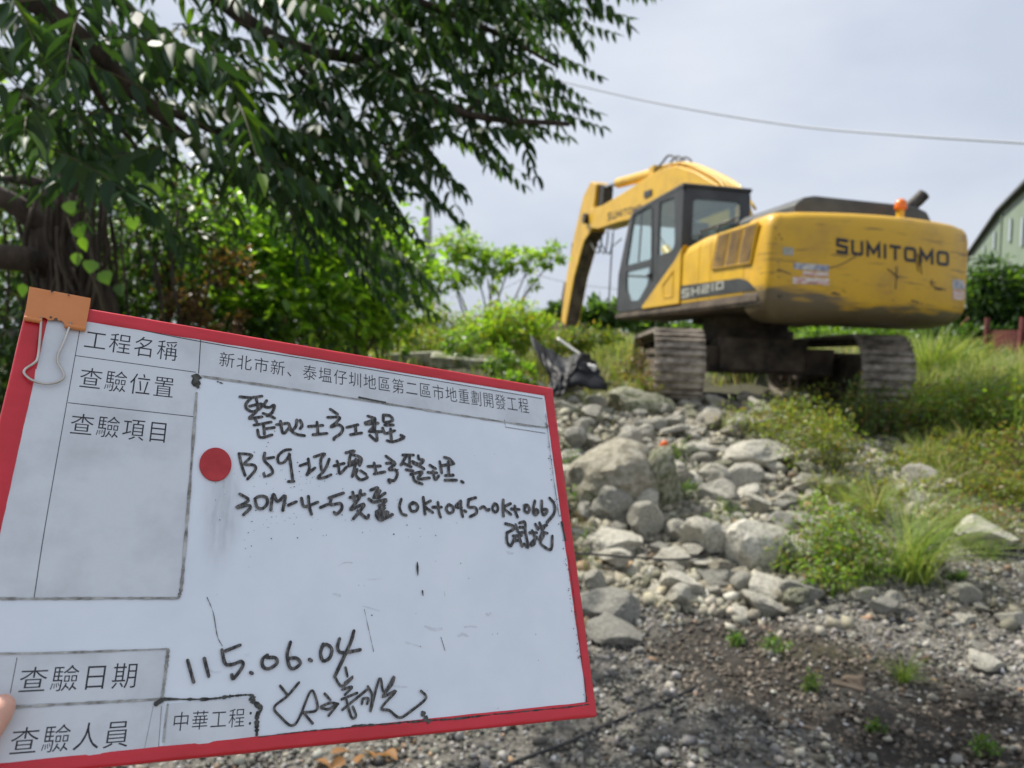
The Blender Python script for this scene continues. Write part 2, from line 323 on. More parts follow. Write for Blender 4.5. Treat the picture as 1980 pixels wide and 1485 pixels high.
tape((HW - .0009, -HH), (-HW + .0009, -HH), (0, 1), lambda t: 0.0112 - 0.0045 * t)
tape((-HW, -HH + .0009), (-HW, HH - .0009), (1, 0), lambda t: 0.0135)
def sheet(px, name, m, z, parent=board, round_=0):
    p = [B(*q) for q in px]; A = sum(p[i][0] * p[(i + 1) % len(p)][1] - p[(i + 1) % len(p)][0] * p[i][1] for i in range(len(p)))
    if A < 0: p = p[::-1]
    me = MB(); me.prism([tuple(q) for q in p], z - 0.00012, z, 'z'); return me.build(name, m, parent)
label1 = sheet([(62, 620), (180, 616), (1052, 773), (1053, 815), (1048, 824), (1030, 823), (760, 785), (392, 731), (384, 733), (379, 760), (351, 1148), (344, 1157), (-60, 1157), (-60, 1100)], 'printed_label', M['paper'], 0.00022)
label2 = sheet([(-40, 1267), (324, 1256), (313, 1351), (-45, 1366)], 'printed_label', M['paper'], 0.00022)
label3 = sheet([(-45, 1375), (298, 1355), (318, 1360), (304, 1456), (-50, 1490)], 'printed_label', M['paper'], 0.0003)
label4 = sheet([(326, 1361), (484, 1349), (498, 1360), (493, 1434), (316, 1448)], 'printed_label', M['paper'], 0.0004)
def ribbon(mb, pts, wpx, z, sm=True, rough=0.0, n=6, taper=True):
    p = [B(*q) for q in pts]; p = smooth_pts(p, n) if sm else p
    # local px size in metres
    c0 = pts[len(pts) // 2]; wm = np.linalg.norm(B(c0[0] + 1, c0[1]) - B(*c0)) * wpx * 0.5 * 0.5 + np.linalg.norm(B(c0[0], c0[1] + 1) - B(*c0)) * wpx * 0.5 * 0.5
    q = [p[0]]
    for a in p[1:]:
        if np.linalg.norm(a - q[-1]) > wm * 0.35: q.append(a)
    if len(q) < 2: q = [p[0], p[0] + np.array([wm, 0])]
    d0 = q[1] - q[0]; d0 /= np.linalg.norm(d0); d1 = q[-1] - q[-2]; d1 /= np.linalg.norm(d1)
    q = [q[0] - d0 * wm * .8] + q + [q[-1] + d1 * wm * .8]; m = len(q); vv = []; fd = []
    for i in range(m):
        t = q[min(i + 1, m - 1)] - q[max(i - 1, 0)]; t = t / (np.linalg.norm(t) + 1e-12); nrm = np.array([-t[1], t[0]])
        k = wm * (1 + rough * random.uniform(-1, 1)); k *= 0.45 if i in (0, m - 1) and taper else 1
        for s in (-1, 1): a = q[i] + nrm * s * k; vv.append((a[0], a[1], z + i * 3e-6))
        if i: fd.append((2 * i - 2, 2 * i, 2 * i + 1, 2 * i - 1)[::-1] if False else (2 * i - 2, 2 * i, 2 * i + 1, 2 * i - 1))
    mb.add(vv, fd)
# printed rules
mb = MB(); z = 0.00026
for ps in [[(154, 640), (92, 990), (66, 1155)], [(147, 688), (378, 720)], [(132, 779), (374, 806)], [(388, 656), (384, 722)], [(170, 617), (395, 662), (700, 712), (1048, 771)]]:
    ribbon(mb, ps, 1.4, z, n=12, taper=False); z += 0.00002
ribbon(mb, [(975, 812), (977, 826), (1054, 838)], 0.9, 0.0004, sm=False); mb.build('rule_lines', M['print'], label1)
mb = MB(); ribbon(mb, [(33, 1272), (20, 1340)], 1.4, 0.00026, taper=False); mb.build('rule_lines', M['print'], label2)
mb = MB(); ribbon(mb, [(312, 1366), (306, 1452)], 1.3, 0.00034, taper=False); ribbon(mb, [(296, 1366), (278, 1454)], 1.0, 0.00035, taper=False); mb.build('rule_lines', M['print_faint'], label3)
# grime along the label edges
mb = MB(); z = 0.00055
for ps, wd in [([(390, 728), (560, 752), (760, 783), (900, 805), (1046, 826), (1054, 818)], 3.2), ([(380, 760), (366, 950), (352, 1120), (346, 1154)], 5.5), ([(-40, 1157), (60, 1158), (200, 1157), (345, 1157)], 5),
               ([(-40, 1265), (120, 1262), (322, 1255)], 4), ([(325, 1256), (320, 1300), (313, 1352)], 6), ([(-30, 1371), (120, 1362), (310, 1352)], 5),
               ([(324, 1362), (319, 1400), (316, 1434)], 4.5)]:
    ribbon(mb, ps, wd, z, rough=0.35, n=14); z += 0.00003
mb.build('edge_grime', M['grime'], board)
mb = MB(); z = 0.0008
for ps, wd in [([(316, 1352), (400, 1352), (450, 1346), (482, 1344), (492, 1350)], 5), ([(484, 1352), (498, 1364), (505, 1372), (497, 1384), (496, 1420)], 8), ([(380, 728), (378, 738), (382, 748)], 13), ([(500, 1425), (590, 1414), (680, 1406)], 1.6),
               ([(680, 1404), (760, 1399), (830, 1393), (880, 1390), (930, 1384)], 3.2), ([(930, 1384), (1020, 1375), (1100, 1367), (1138, 1362)], 2.0), ([(816, 1378), (822, 1388), (828, 1395)], 8), ([(1133, 1361), (1129, 1310)], 2.2),
               ([(693, 769), (745, 779)], 2.5), ([(1054, 800), (1066, 900), (1080, 1000)], .9), ([(1085, 1010), (1092, 1045)], 4), ([(1098, 1075), (1112, 1180), (1125, 1290)], .9), ([(314, 1353), (300, 1362)], 7), ([(806, 1088), (807, 1112)], 3), ([(816, 1143), (817, 1151)], 3.5)]:
    mb = MB(); ribbon(mb, ps, wd, z, rough=0.55, n=14); z += 0.00002; mb.build('smudge', M['grime_dark'], board)
# scattered ink specks, scratches
mb = MB()
def speck(px, py, r, z=0.0005):
    c = B(px, py); k = np.linalg.norm(B(px + 1, py) - c) * r; a0 = random.random() * 6; ax = random.uniform(.5, 1.5)
    mb.add([(c[0] + k * ax * math.cos(a0 + t * PI / 3) * random.uniform(.6, 1.2), c[1] + k * math.sin(a0 + t * PI / 3) * random.uniform(.6, 1.2), z) for t in range(6)], [tuple(range(6))])
for i in range(190):
    c = random.choice([(520, 905, 30, 26), (545, 920, 30, 25), (600, 925, 20, 20), (580, 1005, 60, 18), (500, 1010, 30, 30), (740, 1010, 60, 25), (800, 1060, 220, 90), (700, 900, 250, 120), (900, 1250, 180, 100), (850, 1390, 60, 12), (450, 985, 40, 60)])
    px, py = random.gauss(c[0], c[2]), random.gauss(c[1], c[3])
    if 400 < px < 1050 and 800 + (px - 400) * .12 < py < 1372: speck(px, py, random.choice([.5, .6, .7, .9, 1.2]))
for i in range(60):
    t = random.random(); speck(1060 + 76 * t + random.uniform(-6, 1), 850 + 510 * t, random.uniform(.6, 1.3))
for ps, wd in [([(400, 1155), (412, 1185), (420, 1230), (430, 1250)], 1.1), ([(704, 1178), (712, 1215), (722, 1260)], .8), ([(852, 1232), (860, 1258)], .8), ([(420, 738), (430, 742)], 2)]:
    ribbon(mb, ps, wd, 0.0006, rough=.6)
tag(mb.build('speckle', M['grime_dark'], board), kind='stuff')
# grey eraser smear below the sticker: a stain in the face itself
t = M['board'].node_tree; P = t.nodes[M['board']['bsdf']]; src = P.inputs['Base Color'].links[0].from_socket; q = B(430, 985)
tcn = N(t, 'ShaderNodeTexCoord'); mpn = N(t, 'ShaderNodeMapping', vector_type='POINT'); mpn.inputs['Location'].default_value = (-q[0] / .0115, -q[1] / .034, 0); mpn.inputs['Scale'].default_value = (1 / .0115, 1 / .034, 0); t.links.new(tcn.outputs['Object'], mpn.inputs[0])
ln_ = N(t, 'ShaderNodeVectorMath', operation='LENGTH'); t.links.new(mpn.outputs[0], ln_.inputs[0]); n3 = N(t, 'ShaderNodeTexNoise'); n3.inputs['Scale'].default_value = 1.0; n3.inputs['Detail'].default_value = 6; m3 = N(t, 'ShaderNodeMapping'); m3.inputs['Scale'].default_value = (260, 60, 1); t.links.new(tcn.outputs['Object'], m3.inputs[0]); t.links.new(m3.outputs[0], n3.inputs['Vector'])
r3 = N(t, 'ShaderNodeMapRange'); r3.interpolation_type = 'SMOOTHSTEP'; r3.inputs['From Min'].default_value = 1.6; r3.inputs['From Max'].default_value = .2; r3.inputs['To Max'].default_value = .85; t.links.new(ln_.outputs['Value'], r3.inputs['Value'])
mu = N(t, 'ShaderNodeMath', operation='MULTIPLY'); t.links.new(r3.outputs[0], mu.inputs[0]); t.links.new(n3.outputs['Fac'], mu.inputs[1])
x3 = N(t, 'ShaderNodeMix', data_type='RGBA'); t.links.new(mu.outputs[0], x3.inputs['Factor']); t.links.new(src, x3.inputs['A']); x3.inputs['B'].default_value = (.30, .315, .33, 1); t.links.new(x3.outputs['Result'], P.inputs['Base Color'])
mb = MB(); z = 0.00008
for i in range(16):   # ghosts of wiped writing
    x0, y0 = random.uniform(400, 1030), random.uniform(1040, 1340); a = random.uniform(-.3, .3) + (1.2 if random.random() < .3 else 0); l = random.uniform(6, 34)
    ribbon(mb, [(x0, y0), (x0 + l * .5 * math.cos(a), y0 + l * .5 * math.sin(a) + random.uniform(-4, 4)), (x0 + l * math.cos(a), y0 + l * math.sin(a))], random.uniform(1.5, 5), z, rough=.4); z += 1e-6
tag(mb.build('wiped_ink', M['ghost'], board), kind='stuff')
# red round sticker
mb = MB(); pts = [(416 + 31 * math.cos(a), 899 + 32.5 * math.sin(a)) for a in np.linspace(0, 2 * PI, 40, endpoint=False)]
mb.prism([tuple(B(*p)) for p in pts][::-1], 0.0001, 0.0016, 'z'); st = mb.build('round_sticker', M['sticker'], board, bevel=0.0004)
st['label'] = 'round red sticker beside the second handwritten line'
# printed characters
def glyph(ch, off=0.0):
    c = bpy.data.curves.new('g', 'FONT'); c.body = ch; c.offset = off; c.resolution_u = 4
    o = bpy.data.objects.new('g', c); COL.objects.link(o); dg = bpy.context.evaluated_depsgraph_get()
    me = bpy.data.meshes.new_from_object(o.evaluated_get(dg)); bpy.data.objects.remove(o)
    vv = [tuple(p.co) for p in me.vertices]; f = [tuple(p.vertices) for p in me.polygons]; bpy.data.meshes.remove(me); return vv, f
def printed(text, p0, p1, hpx, z, m, parent, wf=0.94, off=-0.006):
    mb = MB(); a, b = B(*p0), B(*p1); n = len(text); e = (b - a) / (n - 1)
    for i, ch in enumerate(text):
        if ch == ' ': continue
        t = i / (n - 1); pc = (p0[0] + (p1[0] - p0[0]) * t, p0[1] + (p1[1] - p0[1]) * t)
        c = a + e * i; hm = abs((B(pc[0], pc[1] - hpx / 2) - B(pc[0], pc[1] + hpx / 2))[1])
        vv, f = glyph(ch, off); ww = np.linalg.norm(e) * wf; ex = e / np.linalg.norm(e); ey = np.array([-ex[1], ex[0]])
        pts = [c + ex * (x - .5) * ww + ey * (y - .40) * hm * 1.08 for x, y, _ in vv]
        mb.add([(q[0], q[1], z + i * 1e-6) for q in pts], f)
    return mb.build('printed_text', m, parent)
printed('工程名稱', (185, 657), (324, 676.5), 39, 0.0003, M['print'], label1)
printed('查驗位置', (176, 731), (317, 747.6), 41, 0.0003, M['print'], label1)
printed('查驗項目', (159, 820), (306, 834), 42, 0.0003, M['print'], label1)
printed('新北市新、泰塭仔圳地區第二區市地重劃開發工程', (439, 695.5), (1012, 783.5), 29, 0.0003, M['print'], label1)
printed('查驗日期', (65, 1313), (242, 1305), 50, 0.0003, M['print'], label2)
printed('查驗人員', (48, 1431), (226, 1418), 53, 0.00037, M['print'], label3)
printed('中華工程：', (350, 1394), (492, 1385), 37, 0.00047, M['print'], label4)
# handwriting, one stroke per list, in enlarged-photo coordinates (ox, oy, scale)
A_ = (450, 750, 5.657); C_ = (440, 860, 5.657); D_ = (740, 860, 5.657); E_ = (440, 930, 5.657); G_ = (340, 1210, 3.96)
STR = [(A_, 5.6, """75,100 200,108 320,92|200,115 145,175 150,230 215,262 285,235 322,190 290,178 180,205|255,110 268,240 180,330|180,340 320,318|235,330 262,378|370,140 340,200 400,215 455,190 430,270 372,310|330,280 400,305 458,335|230,410 320,395 420,375|335,395 345,510|350,450 455,435|270,460 285,530 330,545 430,515
475,405 600,388|520,365 530,440 555,500 620,435|610,390 640,470 700,510 785,525|700,350 690,420 650,470|735,355 757,410 735,450|825,425 985,412|920,375 930,500|875,515 1030,500
1065,235 1145,290|1035,325 1165,325 1130,380 1065,435 1150,405 1200,440 1180,500 1110,550 1105,570|1245,435 1370,405|1340,410 1345,500|1285,515 1410,495
1475,310 1555,335|1445,385 1555,350|1450,400 1590,388|1555,340 1550,485|1490,480 1630,480|1545,420 1490,480|1495,520 1570,580 1572,500|1645,300 1655,375 1745,360 1720,310 1645,298|1660,410 1755,408|1635,440 1670,500 1770,470|1725,450 1732,565|1685,580 1760,590 1870,545 1835,520"""),
 (C_, 5.6, """125,105 150,220 190,340|120,100 210,105 262,125 185,212 285,225 300,280 215,380|405,90 398,170 470,250 490,310 435,345|400,155 505,140|393,315 405,352|690,55 620,65 550,130 560,200 620,190 680,110|670,100 690,230 710,395|660,405 725,403
790,232 870,205|880,155 892,260 865,335|865,325 955,255|945,135 1062,100 1020,160 1022,260 1045,295 1080,240 1110,158|1045,300 985,365 1060,360 1130,330|1160,235 1275,205|1195,180 1212,240 1225,318 1300,245|1290,92 1385,68 1340,120 1325,220|1350,110 1430,130 1462,165 1440,230|1320,235 1455,190|1320,200 1440,165|1400,160 1390,240 1360,352|1415,270 1400,330 1450,385 1520,365 1520,348|1450,285 1512,325
1530,240 1670,235|1600,200 1622,310|1600,322 1720,298"""),
 (D_, 5.5, """30,125 130,200|35,205 135,208 65,272 140,280 155,330 120,395 60,385 75,420|215,115 335,115|255,125 195,225|290,120 290,230|225,205 310,245|385,120 395,160 445,170 400,215 320,185|330,205 400,235 450,268|250,275 330,290|300,328 430,300 380,375 510,365|330,350 350,400 430,432
510,225 575,265|490,305 590,310|545,290 570,382 612,340|620,185 642,312|670,140 730,160 775,210|640,232 760,212|715,185 718,340|680,340 770,335|675,390 805,390|855,402 878,415
200,595 180,680 205,755 255,775|330,630 290,665 310,725 360,725 380,680 350,640 310,652|440,575 450,680 460,765|520,615 452,668 545,745|540,685 640,685|600,630 610,730 630,795|720,655 690,700 720,750 765,730 760,680 720,655|850,615 795,680 860,690|850,620 855,720 872,790|885,722 908,735|930,605 1015,580|935,610 935,682 1010,690 1020,750 950,790
1060,700 1100,680 1140,720 1160,708|1220,645 1195,700 1225,740 1255,710 1245,660 1215,648|1315,605 1310,690 1315,785|1395,645 1322,692 1400,765|1400,705 1490,710|1440,670 1450,740 1470,795|1560,660 1545,720 1580,745 1600,710 1580,665 1540,668|1660,615 1640,720 1660,770 1695,740 1680,710 1645,730|1735,615 1735,720 1755,770 1790,740 1790,710 1742,712|1820,585 1870,650 1870,750 1790,855
1335,865 1420,890 1425,925 1350,968|1355,960 1355,1060 1390,1110 1418,1070|1450,875 1480,960 1540,960|1490,858 1550,850 1555,950 1585,1120 1540,1085|1490,905 1530,905|1420,1000 1515,995|1450,1000 1405,1090|1485,1000 1520,1115|1430,1052 1500,1045|1600,965 1680,965|1630,940 1660,1020 1650,1090 1610,1095 1680,1010|1665,870 1692,930|1710,855 1740,950 1712,1030|1700,910 1790,880|1765,895 1740,955 1795,970|1700,1040 1760,990 1720,1060 1750,1110 1835,1145 1850,1000"""),
 (E_, 6.0, """130,145 225,215 95,295 220,270 245,300 170,375|295,200 350,170 420,185 430,250 380,305 320,290 300,220|470,325 480,230 500,150 545,230 625,165 600,330|660,270 750,230|805,190 820,265 860,282 985,235|880,170 890,280 915,370|1010,295 1090,260|1105,190 1265,135|1130,195 1125,262 1230,250 1245,310 1190,365 1160,345
1335,185 1500,148|1365,125 1385,230|1450,105 1430,200 1340,318 1470,260 1480,285 1370,420|1420,330 1515,410 1540,375|1560,105 1640,80 1592,190|1665,110 1620,190|1720,135 1645,190|1540,200 1600,235 1730,208 1690,262|1650,272 1720,268 1650,302 1720,300 1640,332|1625,335 1630,400 1690,430 1750,345 1645,362|1660,395 1740,375|1690,428 1800,370"""),
 (G_, 6.8, """88,265 135,435|215,250 250,390|375,195 490,150|350,185 375,290 430,298 495,275 510,310 440,405 425,375|568,358 584,368|700,225 660,260 665,315 710,330 770,290 760,248 695,245|875,125 850,220 865,310 900,330 950,290 920,250 860,252|1018,258 1036,270|1125,140 1105,210 1125,270 1175,245 1190,180 1150,145 1112,162|1250,100 1235,170 1270,208 1410,185|1360,40 1330,140 1215,385"""),
 (G_, 5.2, """795,460 850,530|940,435 850,540 750,625 800,700 880,765 940,710 1030,500 1075,580 1070,650 970,665|965,655 1045,750|1135,520 1180,570|1115,635 1110,620 1180,592 1240,600|1115,630 1165,640 1230,605 1165,690|1210,390 1270,465 1355,390 1290,440|1295,320 1310,390|1270,490 1345,470 1290,530|1265,565 1385,515|1270,645 1460,490|1300,560 1340,700 1375,690 1350,620|1420,600 1430,560 1470,560 1460,600|1465,465 1500,540 1485,660 1555,405 1590,510 1665,390 1650,450 1580,545 1680,500 1570,630 1630,650 1710,705 1800,650 1890,580 1910,540 1870,500""")]
mb = MB(); z = 0.0006
for (ox, oy, s), wd, txt in STR:
    for line in txt.replace('\n', '|').split('|'):
        ps = [tuple(map(float, q.split(','))) for q in line.split()]
        ribbon(mb, [(ox + a / s, oy + b / s) for a, b in ps], wd, z, rough=0.08); z += 4e-6
    mb.build('handwriting', M['ink'], board); mb = MB()

# ------------------------------------------------------------------ binder clip
clip = empty('binder_clip'); clip.matrix_world = BM
tag(clip, 'orange metal binder clip clamped on the upper left corner of the board', 'binder clip')
a, b, c_, d = B(57, 563), B(175, 585), B(165, 640), B(47, 619)
mb = MB(); nseg = 24
def lerp(p, q, t): return p + (q - p) * t
front = []; f = []
for i in range(nseg + 1):
    t = i / nseg; tp = lerp(a, b, t); bt = lerp(d, c_, t)
    notch = 0.12 * (1 if 0.27 < t < 0.66 else 0) * (1 + 0.3 * random.uniform(-1, 1)); bt2 = lerp(bt, tp, notch)
    for sgn in (1, -1):
        front += [(tp[0], tp[1], sgn * 0.0075 - 0.002), (bt2[0], bt2[1], sgn * 0.0035 - 0.002 + (0.0007 if sgn > 0 else -0.0007))]
for i in range(nseg):
    k = 4 * i
    f += [(k, k + 1, k + 5, k + 4), (k + 2, k + 6, k + 7, k + 3), (k, k + 4, k + 6, k + 2)]
mb.add(front, f); cb = mb.build('clip_body', M['clip'], clip, solid=0.0008, bevel=0.0002)
for t0, t1 in ((0, 0.28), (0.65, 1.0)):
    p, q = lerp(d, c_, t0), lerp(d, c_, t1)
    MB().tube([(p[0], p[1], 0.0026), (q[0], q[1], 0.0026)], 0.0019, 12).build('rolled_edge', M['clip'], clip, smooth=False, bevel=0.0003)
mb = MB()
for px_, py_, r_0 in ((100, 574, 3.4), (132, 580, 2.6), (98, 618, 3), (108, 622, 4)):
    c0 = B(px_, py_); kk = np.linalg.norm(B(px_ + 1, py_) - c0) * r_0; mb.add([(c0[0] + kk * math.cos(t_) * random.uniform(.6, 1.2), c0[1] + kk * math.sin(t_) * random.uniform(.5, 1.1), .0068 - (580 - py_) * -.00011 if py_ < 600 else .0036) for t_ in np.linspace(0, 5.5, 7)], [tuple(range(7))])
mb.build('chipped_paint', M['grime_dark'], clip)
wp = [(80, 618), (77, 660), (73, 695), (66, 706), (50, 717), (47, 726), (60, 738), (85, 746), (110, 743), (123, 733), (121, 721), (112, 706), (112, 690), (123, 665), (137, 628)]
mb = MB(); mb.tube([(*B(*p), 0.0030 + 0.0008 * math.sin(i / 14 * PI)) for i, p in enumerate(smooth_pts(wp, 4))] if False else [(B(*p)[0], B(*p)[1], 0.0032) for p in smooth_pts(wp, 4)], 0.00085, 8)
mb.build('wire_handle', M['steel'], clip, smooth=True)

# ------------------------------------------------------------------ the hand that holds the board (left hand, thumb in front, fingers behind)
hand = empty('person'); hand.matrix_world = BM
tag(hand, 'bare left hand gripping the lower left side of the board, only the thumb in view', 'person')
tip = B(14, 1358); base = B(-150, 1560)
tx, ty = tip; dv = (base - tip) / np.linalg.norm(base - tip)
def on(t, z, side=0): q = tip + dv * t + np.array([-dv[1], dv[0]]) * side; return (q[0], q[1], z)
mb = MB()
mb.tube([on(-.003, .0085), on(.0, .009), on(.006, .0098), on(.016, .0115), on(.028, .0125), on(.045, .016), on(.065, .018), on(.085, .010), on(.105, .0)],
        [.0030, .0062, .0085, .0100, .0105, .0110, .0135, .018, .024], 18)
pc = np.array(on(.095, -.006)); 
mb.tube([pc + np.array([.012, .028, -.004]), pc + np.array([-.004, .006, -.004]), pc + np.array([-.02, -.03, -.004]), pc + np.array([-.04, -.07, -.004])], [.022, .028, .028, .026], 18)
for k, (dy, ln_) in enumerate([(.052, .070), (.030, .078), (.008, .073), (-.014, .056)]):
    b0 = pc + np.array([.0, dy * .8, -.012]); p1 = b0 + np.array([.015, dy * .3 + .004, -.010]); p2 = p1 + np.array([ln_ * .45, .006, -.004]); p3 = p2 + np.array([ln_ * .33, .004, .006]); p4 = p3 + np.array([ln_ * .22, .001, .004])
    mb.tube([b0, p1, p2, p3, p4, p4 + np.array([.004, 0, .001])], [.013, .0105, .0095, .0085, .0072, .004], 14)
ho = mb.build('hand', M['skin'], hand)
r_ = ho.modifiers.new('r', 'REMESH'); r_.mode = 'VOXEL'; r_.voxel_size = 0.0016; r_.use_smooth_shade = True
s_ = ho.modifiers.new('s', 'SMOOTH'); s_.iterations = 6; s_.factor = 0.6
bpy.context.view_layer.update(); dg = bpy.context.evaluated_depsgraph_get(); me = bpy.data.meshes.new_from_object(ho.evaluated_get(dg)); ho.modifiers.clear(); ho.data = me; me.name = 'hand'

# ------------------------------------------------------------------ excavator
def Rr(yaw, p, r):
    return Matrix.Rotation(yaw, 4, 'Z') @ Matrix.Rotation(p, 4, 'X') @ Matrix.Rotation(r, 4, 'Y')
exc = empty('excavator'); XM = Matrix.Translation((3.417, 10.531, 0.608)) @ Rr(.198, -.024, .041); exc.matrix_world = XM
tag(exc, 'yellow crawler excavator with dark cab parked on the rubble, seen from behind', 'excavator')
XI = XM.inverted()
def hit(px, py, ax, val):
    r = XI.to_3x3() @ Vector(ray(px, py)); o = XI @ Vector(EYE); t = (val - o[ax]) / r[ax]; return o + r * t
# carbody and tracks, turned against the upper structure
TR = Matrix.Rotation(-.104 - .198, 4, 'Z')
mb = MB(); mb.box((-.55, -1.15, .42), (.55, 1.15, .86)); mb.box((-.95, -1.05, .38), (.95, -.45, .74)); mb.box((-.95, .45, .38), (.95, 1.05, .74))
mb.tube([(0, 0, .8), (0, 0, 1.0)], .68, 40); cbody = mb.build('carbody', M['frame_dirt_and_shade'], exc, bevel=.02); cbody.matrix_local = TR
MB().tube([(0, 0, .98), (0, 0, 1.18)], .60, 40).build('swing_bearing', M['frame_dirt_and_shade'], exc, bevel=.01)
sh = MB(); sh.box((-.30, -.093, 0), (.30, .093, .016))
for q in (-.062, .03): sh.prism([(q - .016, .018), (q + .016, .018), (q + .009, .052), (q - .009, .052)], -.30, .30, 'x')
for q in (-.12, .12): sh.box((q - .02, -.05, .018), (q + .02, -.02, .028))
shoe0 = None
hl, rad, zc = 1.72, .415, .46
per = 4 * hl + 2 * PI * rad; ns = 51
for sx in (-1, 1):
    fr = MB(); fr.prism([(-1.55, .28), (1.55, .28), (1.7, .45), (1.55, .66), (-1.45, .66), (-1.7, .45)], sx * 1.195 - .13, sx * 1.195 + .13, 'x')
    fr.box((sx * 1.195 - .17, -.9, .60), (sx * 1.195 + .17, .9, .70))
    tk = fr.build('track', M['frame_dirt_and_shade'], exc, bevel=.015); tk.matrix_local = TR
    for yy, nm in ((-1.72, 'sprocket'), (1.72, 'idler')):
        g = MB(); n = 22; ring = []
        for i in range(n * 2):
            a = i * PI / n; r = .385 if i % 2 and nm == 'sprocket' else .355; ring.append((yy + r * math.cos(a), zc + r * math.sin(a)))
        g.prism(ring, sx * 1.195 - .04, sx * 1.195 + .04, 'x'); g.tube([(sx * 1.195 - .2, yy, zc), (sx * 1.195 + .2, yy, zc)], .2, 20)
        g.build(nm, M['frame_dirt_and_shade'], tk)
    for i in range(7):
        y = -1.3 + i * .43; MB().tube([(sx * 1.195 - .16, y, .19), (sx * 1.195 + .16, y, .19)], .10, 14).build('roller', M['frame_dirt_and_shade'], tk)
    lk = MB()
    for off in (-.09, .09):
        pts = []
        for i in range(ns * 2):
            s = i / (ns * 2) * per
            if s < 2 * hl: p = (-hl + s, zc + rad)
            elif s < 2 * hl + PI * rad: a = PI / 2 - (s - 2 * hl) / rad; p = (hl + rad * math.cos(a), zc + rad * math.sin(a))
            elif s < 4 * hl + PI * rad: p = (hl - (s - 2 * hl - PI * rad), zc - rad)
            else: a = -PI / 2 - (s - 4 * hl - PI * rad) / rad; p = (-hl + rad * math.cos(a), zc + rad * math.sin(a))
            pts.append(p)
        n = len(pts); cx_ = sx * 1.195 + off
        vin = [];
        for (y, z_) in pts:
            cy_ = max(-hl, min(hl, y)); dy, dz = y - cy_, z_ - zc; l = math.hypot(dy, dz); k = (l - .075) / l
            vin += [(cx_ - .025, y, z_), (cx_ + .025, y, z_), (cx_ + .025, cy_ + dy * k, zc + dz * k), (cx_ - .025, cy_ + dy * k, zc + dz * k)]
        lk.add(vin, [(4 * i + a, 4 * ((i + 1) % n) + a, 4 * ((i + 1) % n) + (a + 1) % 4, 4 * i + (a + 1) % 4) for i in range(n) for a in range(4)])
    lk.build('chain', M['frame_dirt_and_shade'], tk)
    for i in range(ns):
        s = (i + .5) / ns * per
        if s < 2 * hl: y, z_, a = -hl + s, zc + rad, 0
        elif s < 2 * hl + PI * rad: t = (s - 2 * hl) / rad; y, z_, a = hl + rad * math.sin(t), zc + rad * math.cos(t), -t
        elif s < 4 * hl + PI * rad: y, z_, a = hl - (s - 2 * hl - PI * rad), zc - rad, PI
        else: t = (s - 4 * hl - PI * rad) / rad; y, z_, a = -hl - rad * math.sin(t), zc - rad * math.cos(t), PI - t
        if shoe0 is None: shoe0 = sh.build('track_shoe', M['shoe'], tk); o = shoe0
        else: o = shoe0.copy(); COL.objects.link(o); o.parent = tk
        o.location = (sx * 1.195, y, z_); o.rotation_euler = (a + random.uniform(-.02, .02), 0, 0)
# upper deck
mb = MB(); mb.prism([(-2.55, 1.17), (2.12, 1.19), (2.15, 1.29), (-2.5, 1.30)], -1.27, -.26, 'x'); mb.prism([(-2.5, 1.12), (1.2, 1.12), (1.25, 1.28), (-2.5, 1.28)], -.262, 1.25, 'x')
mb.build('deck', M['frame_dirt_and_shade'], exc, bevel=.012)
MB().box((-1.285, -2.5, 1.215), (-1.272, 2.13, 1.262)).build('deck_rail', M['frame_dirt_and_shade'], exc)
# engine bodywork (left side with rounded shoulder)
def body(y0, y1, zt, x0=-1.265, x1=1.25, r=.16):
    pr = [(x0, 1.302), (x1, 1.302), (x1, zt - r)]
    pr += [(x1 - r + r * math.cos(a), zt - r + r * math.sin(a)) for a in np.linspace(.2, PI / 2, 5)]
    pr += [(x0 + r - r * math.sin(a), zt - r + r * math.cos(a)) for a in np.linspace(0, PI / 2 - .15, 5)] + [(x0, zt - r)]
    return pr
def bodypart(name, y0, y1, zt, zt2=None, m='yellow', **k):
    A_, B2 = body(y0, y1, zt), body(y0, y1, zt2 or zt); n = len(A_)
    v = [(p[0], y0, p[1]) for p in A_] + [(p[0], y1, p[1]) for p in B2]
    f = [tuple(range(n)), tuple(range(2 * n - 1, n - 1, -1))] + [((i + 1) % n, i, n + i, n + (i + 1) % n) for i in range(n)]
    o = MB().add(v, f).build(name, M[m], exc, bevel=.012, **k); return o
bodypart('engine_cover', -2.16, -1.33, 2.155)
bodypart('side_door', -1.325, -1.01, 2.155)
b2 = bodypart('side_door', -1.005, -.50, 2.155, 2.10)
mb = MB(); mb.prism([(-.495, 1.303), (-.495, 2.0), (-.56, 2.10), (-.30, 1.93), (.87, 1.345), (.85, 1.303)], -1.29, -1.22, 'x'); tri = mb.build('front_side_panel', M['yellow'], exc, bevel=.01)
mb = MB()
for a, b in [((-.28, 1.78), (.08, 1.60)), ((.08, 1.60), (.02, 1.42)), ((.02, 1.42), (-.28, 1.42)), ((-.28, 1.42), (-.28, 1.78))]: mb.tube([(-1.291, *a), (-1.291, *b)], .010, 6)
mb.build('pressed_rib', M['yellow'], tri)
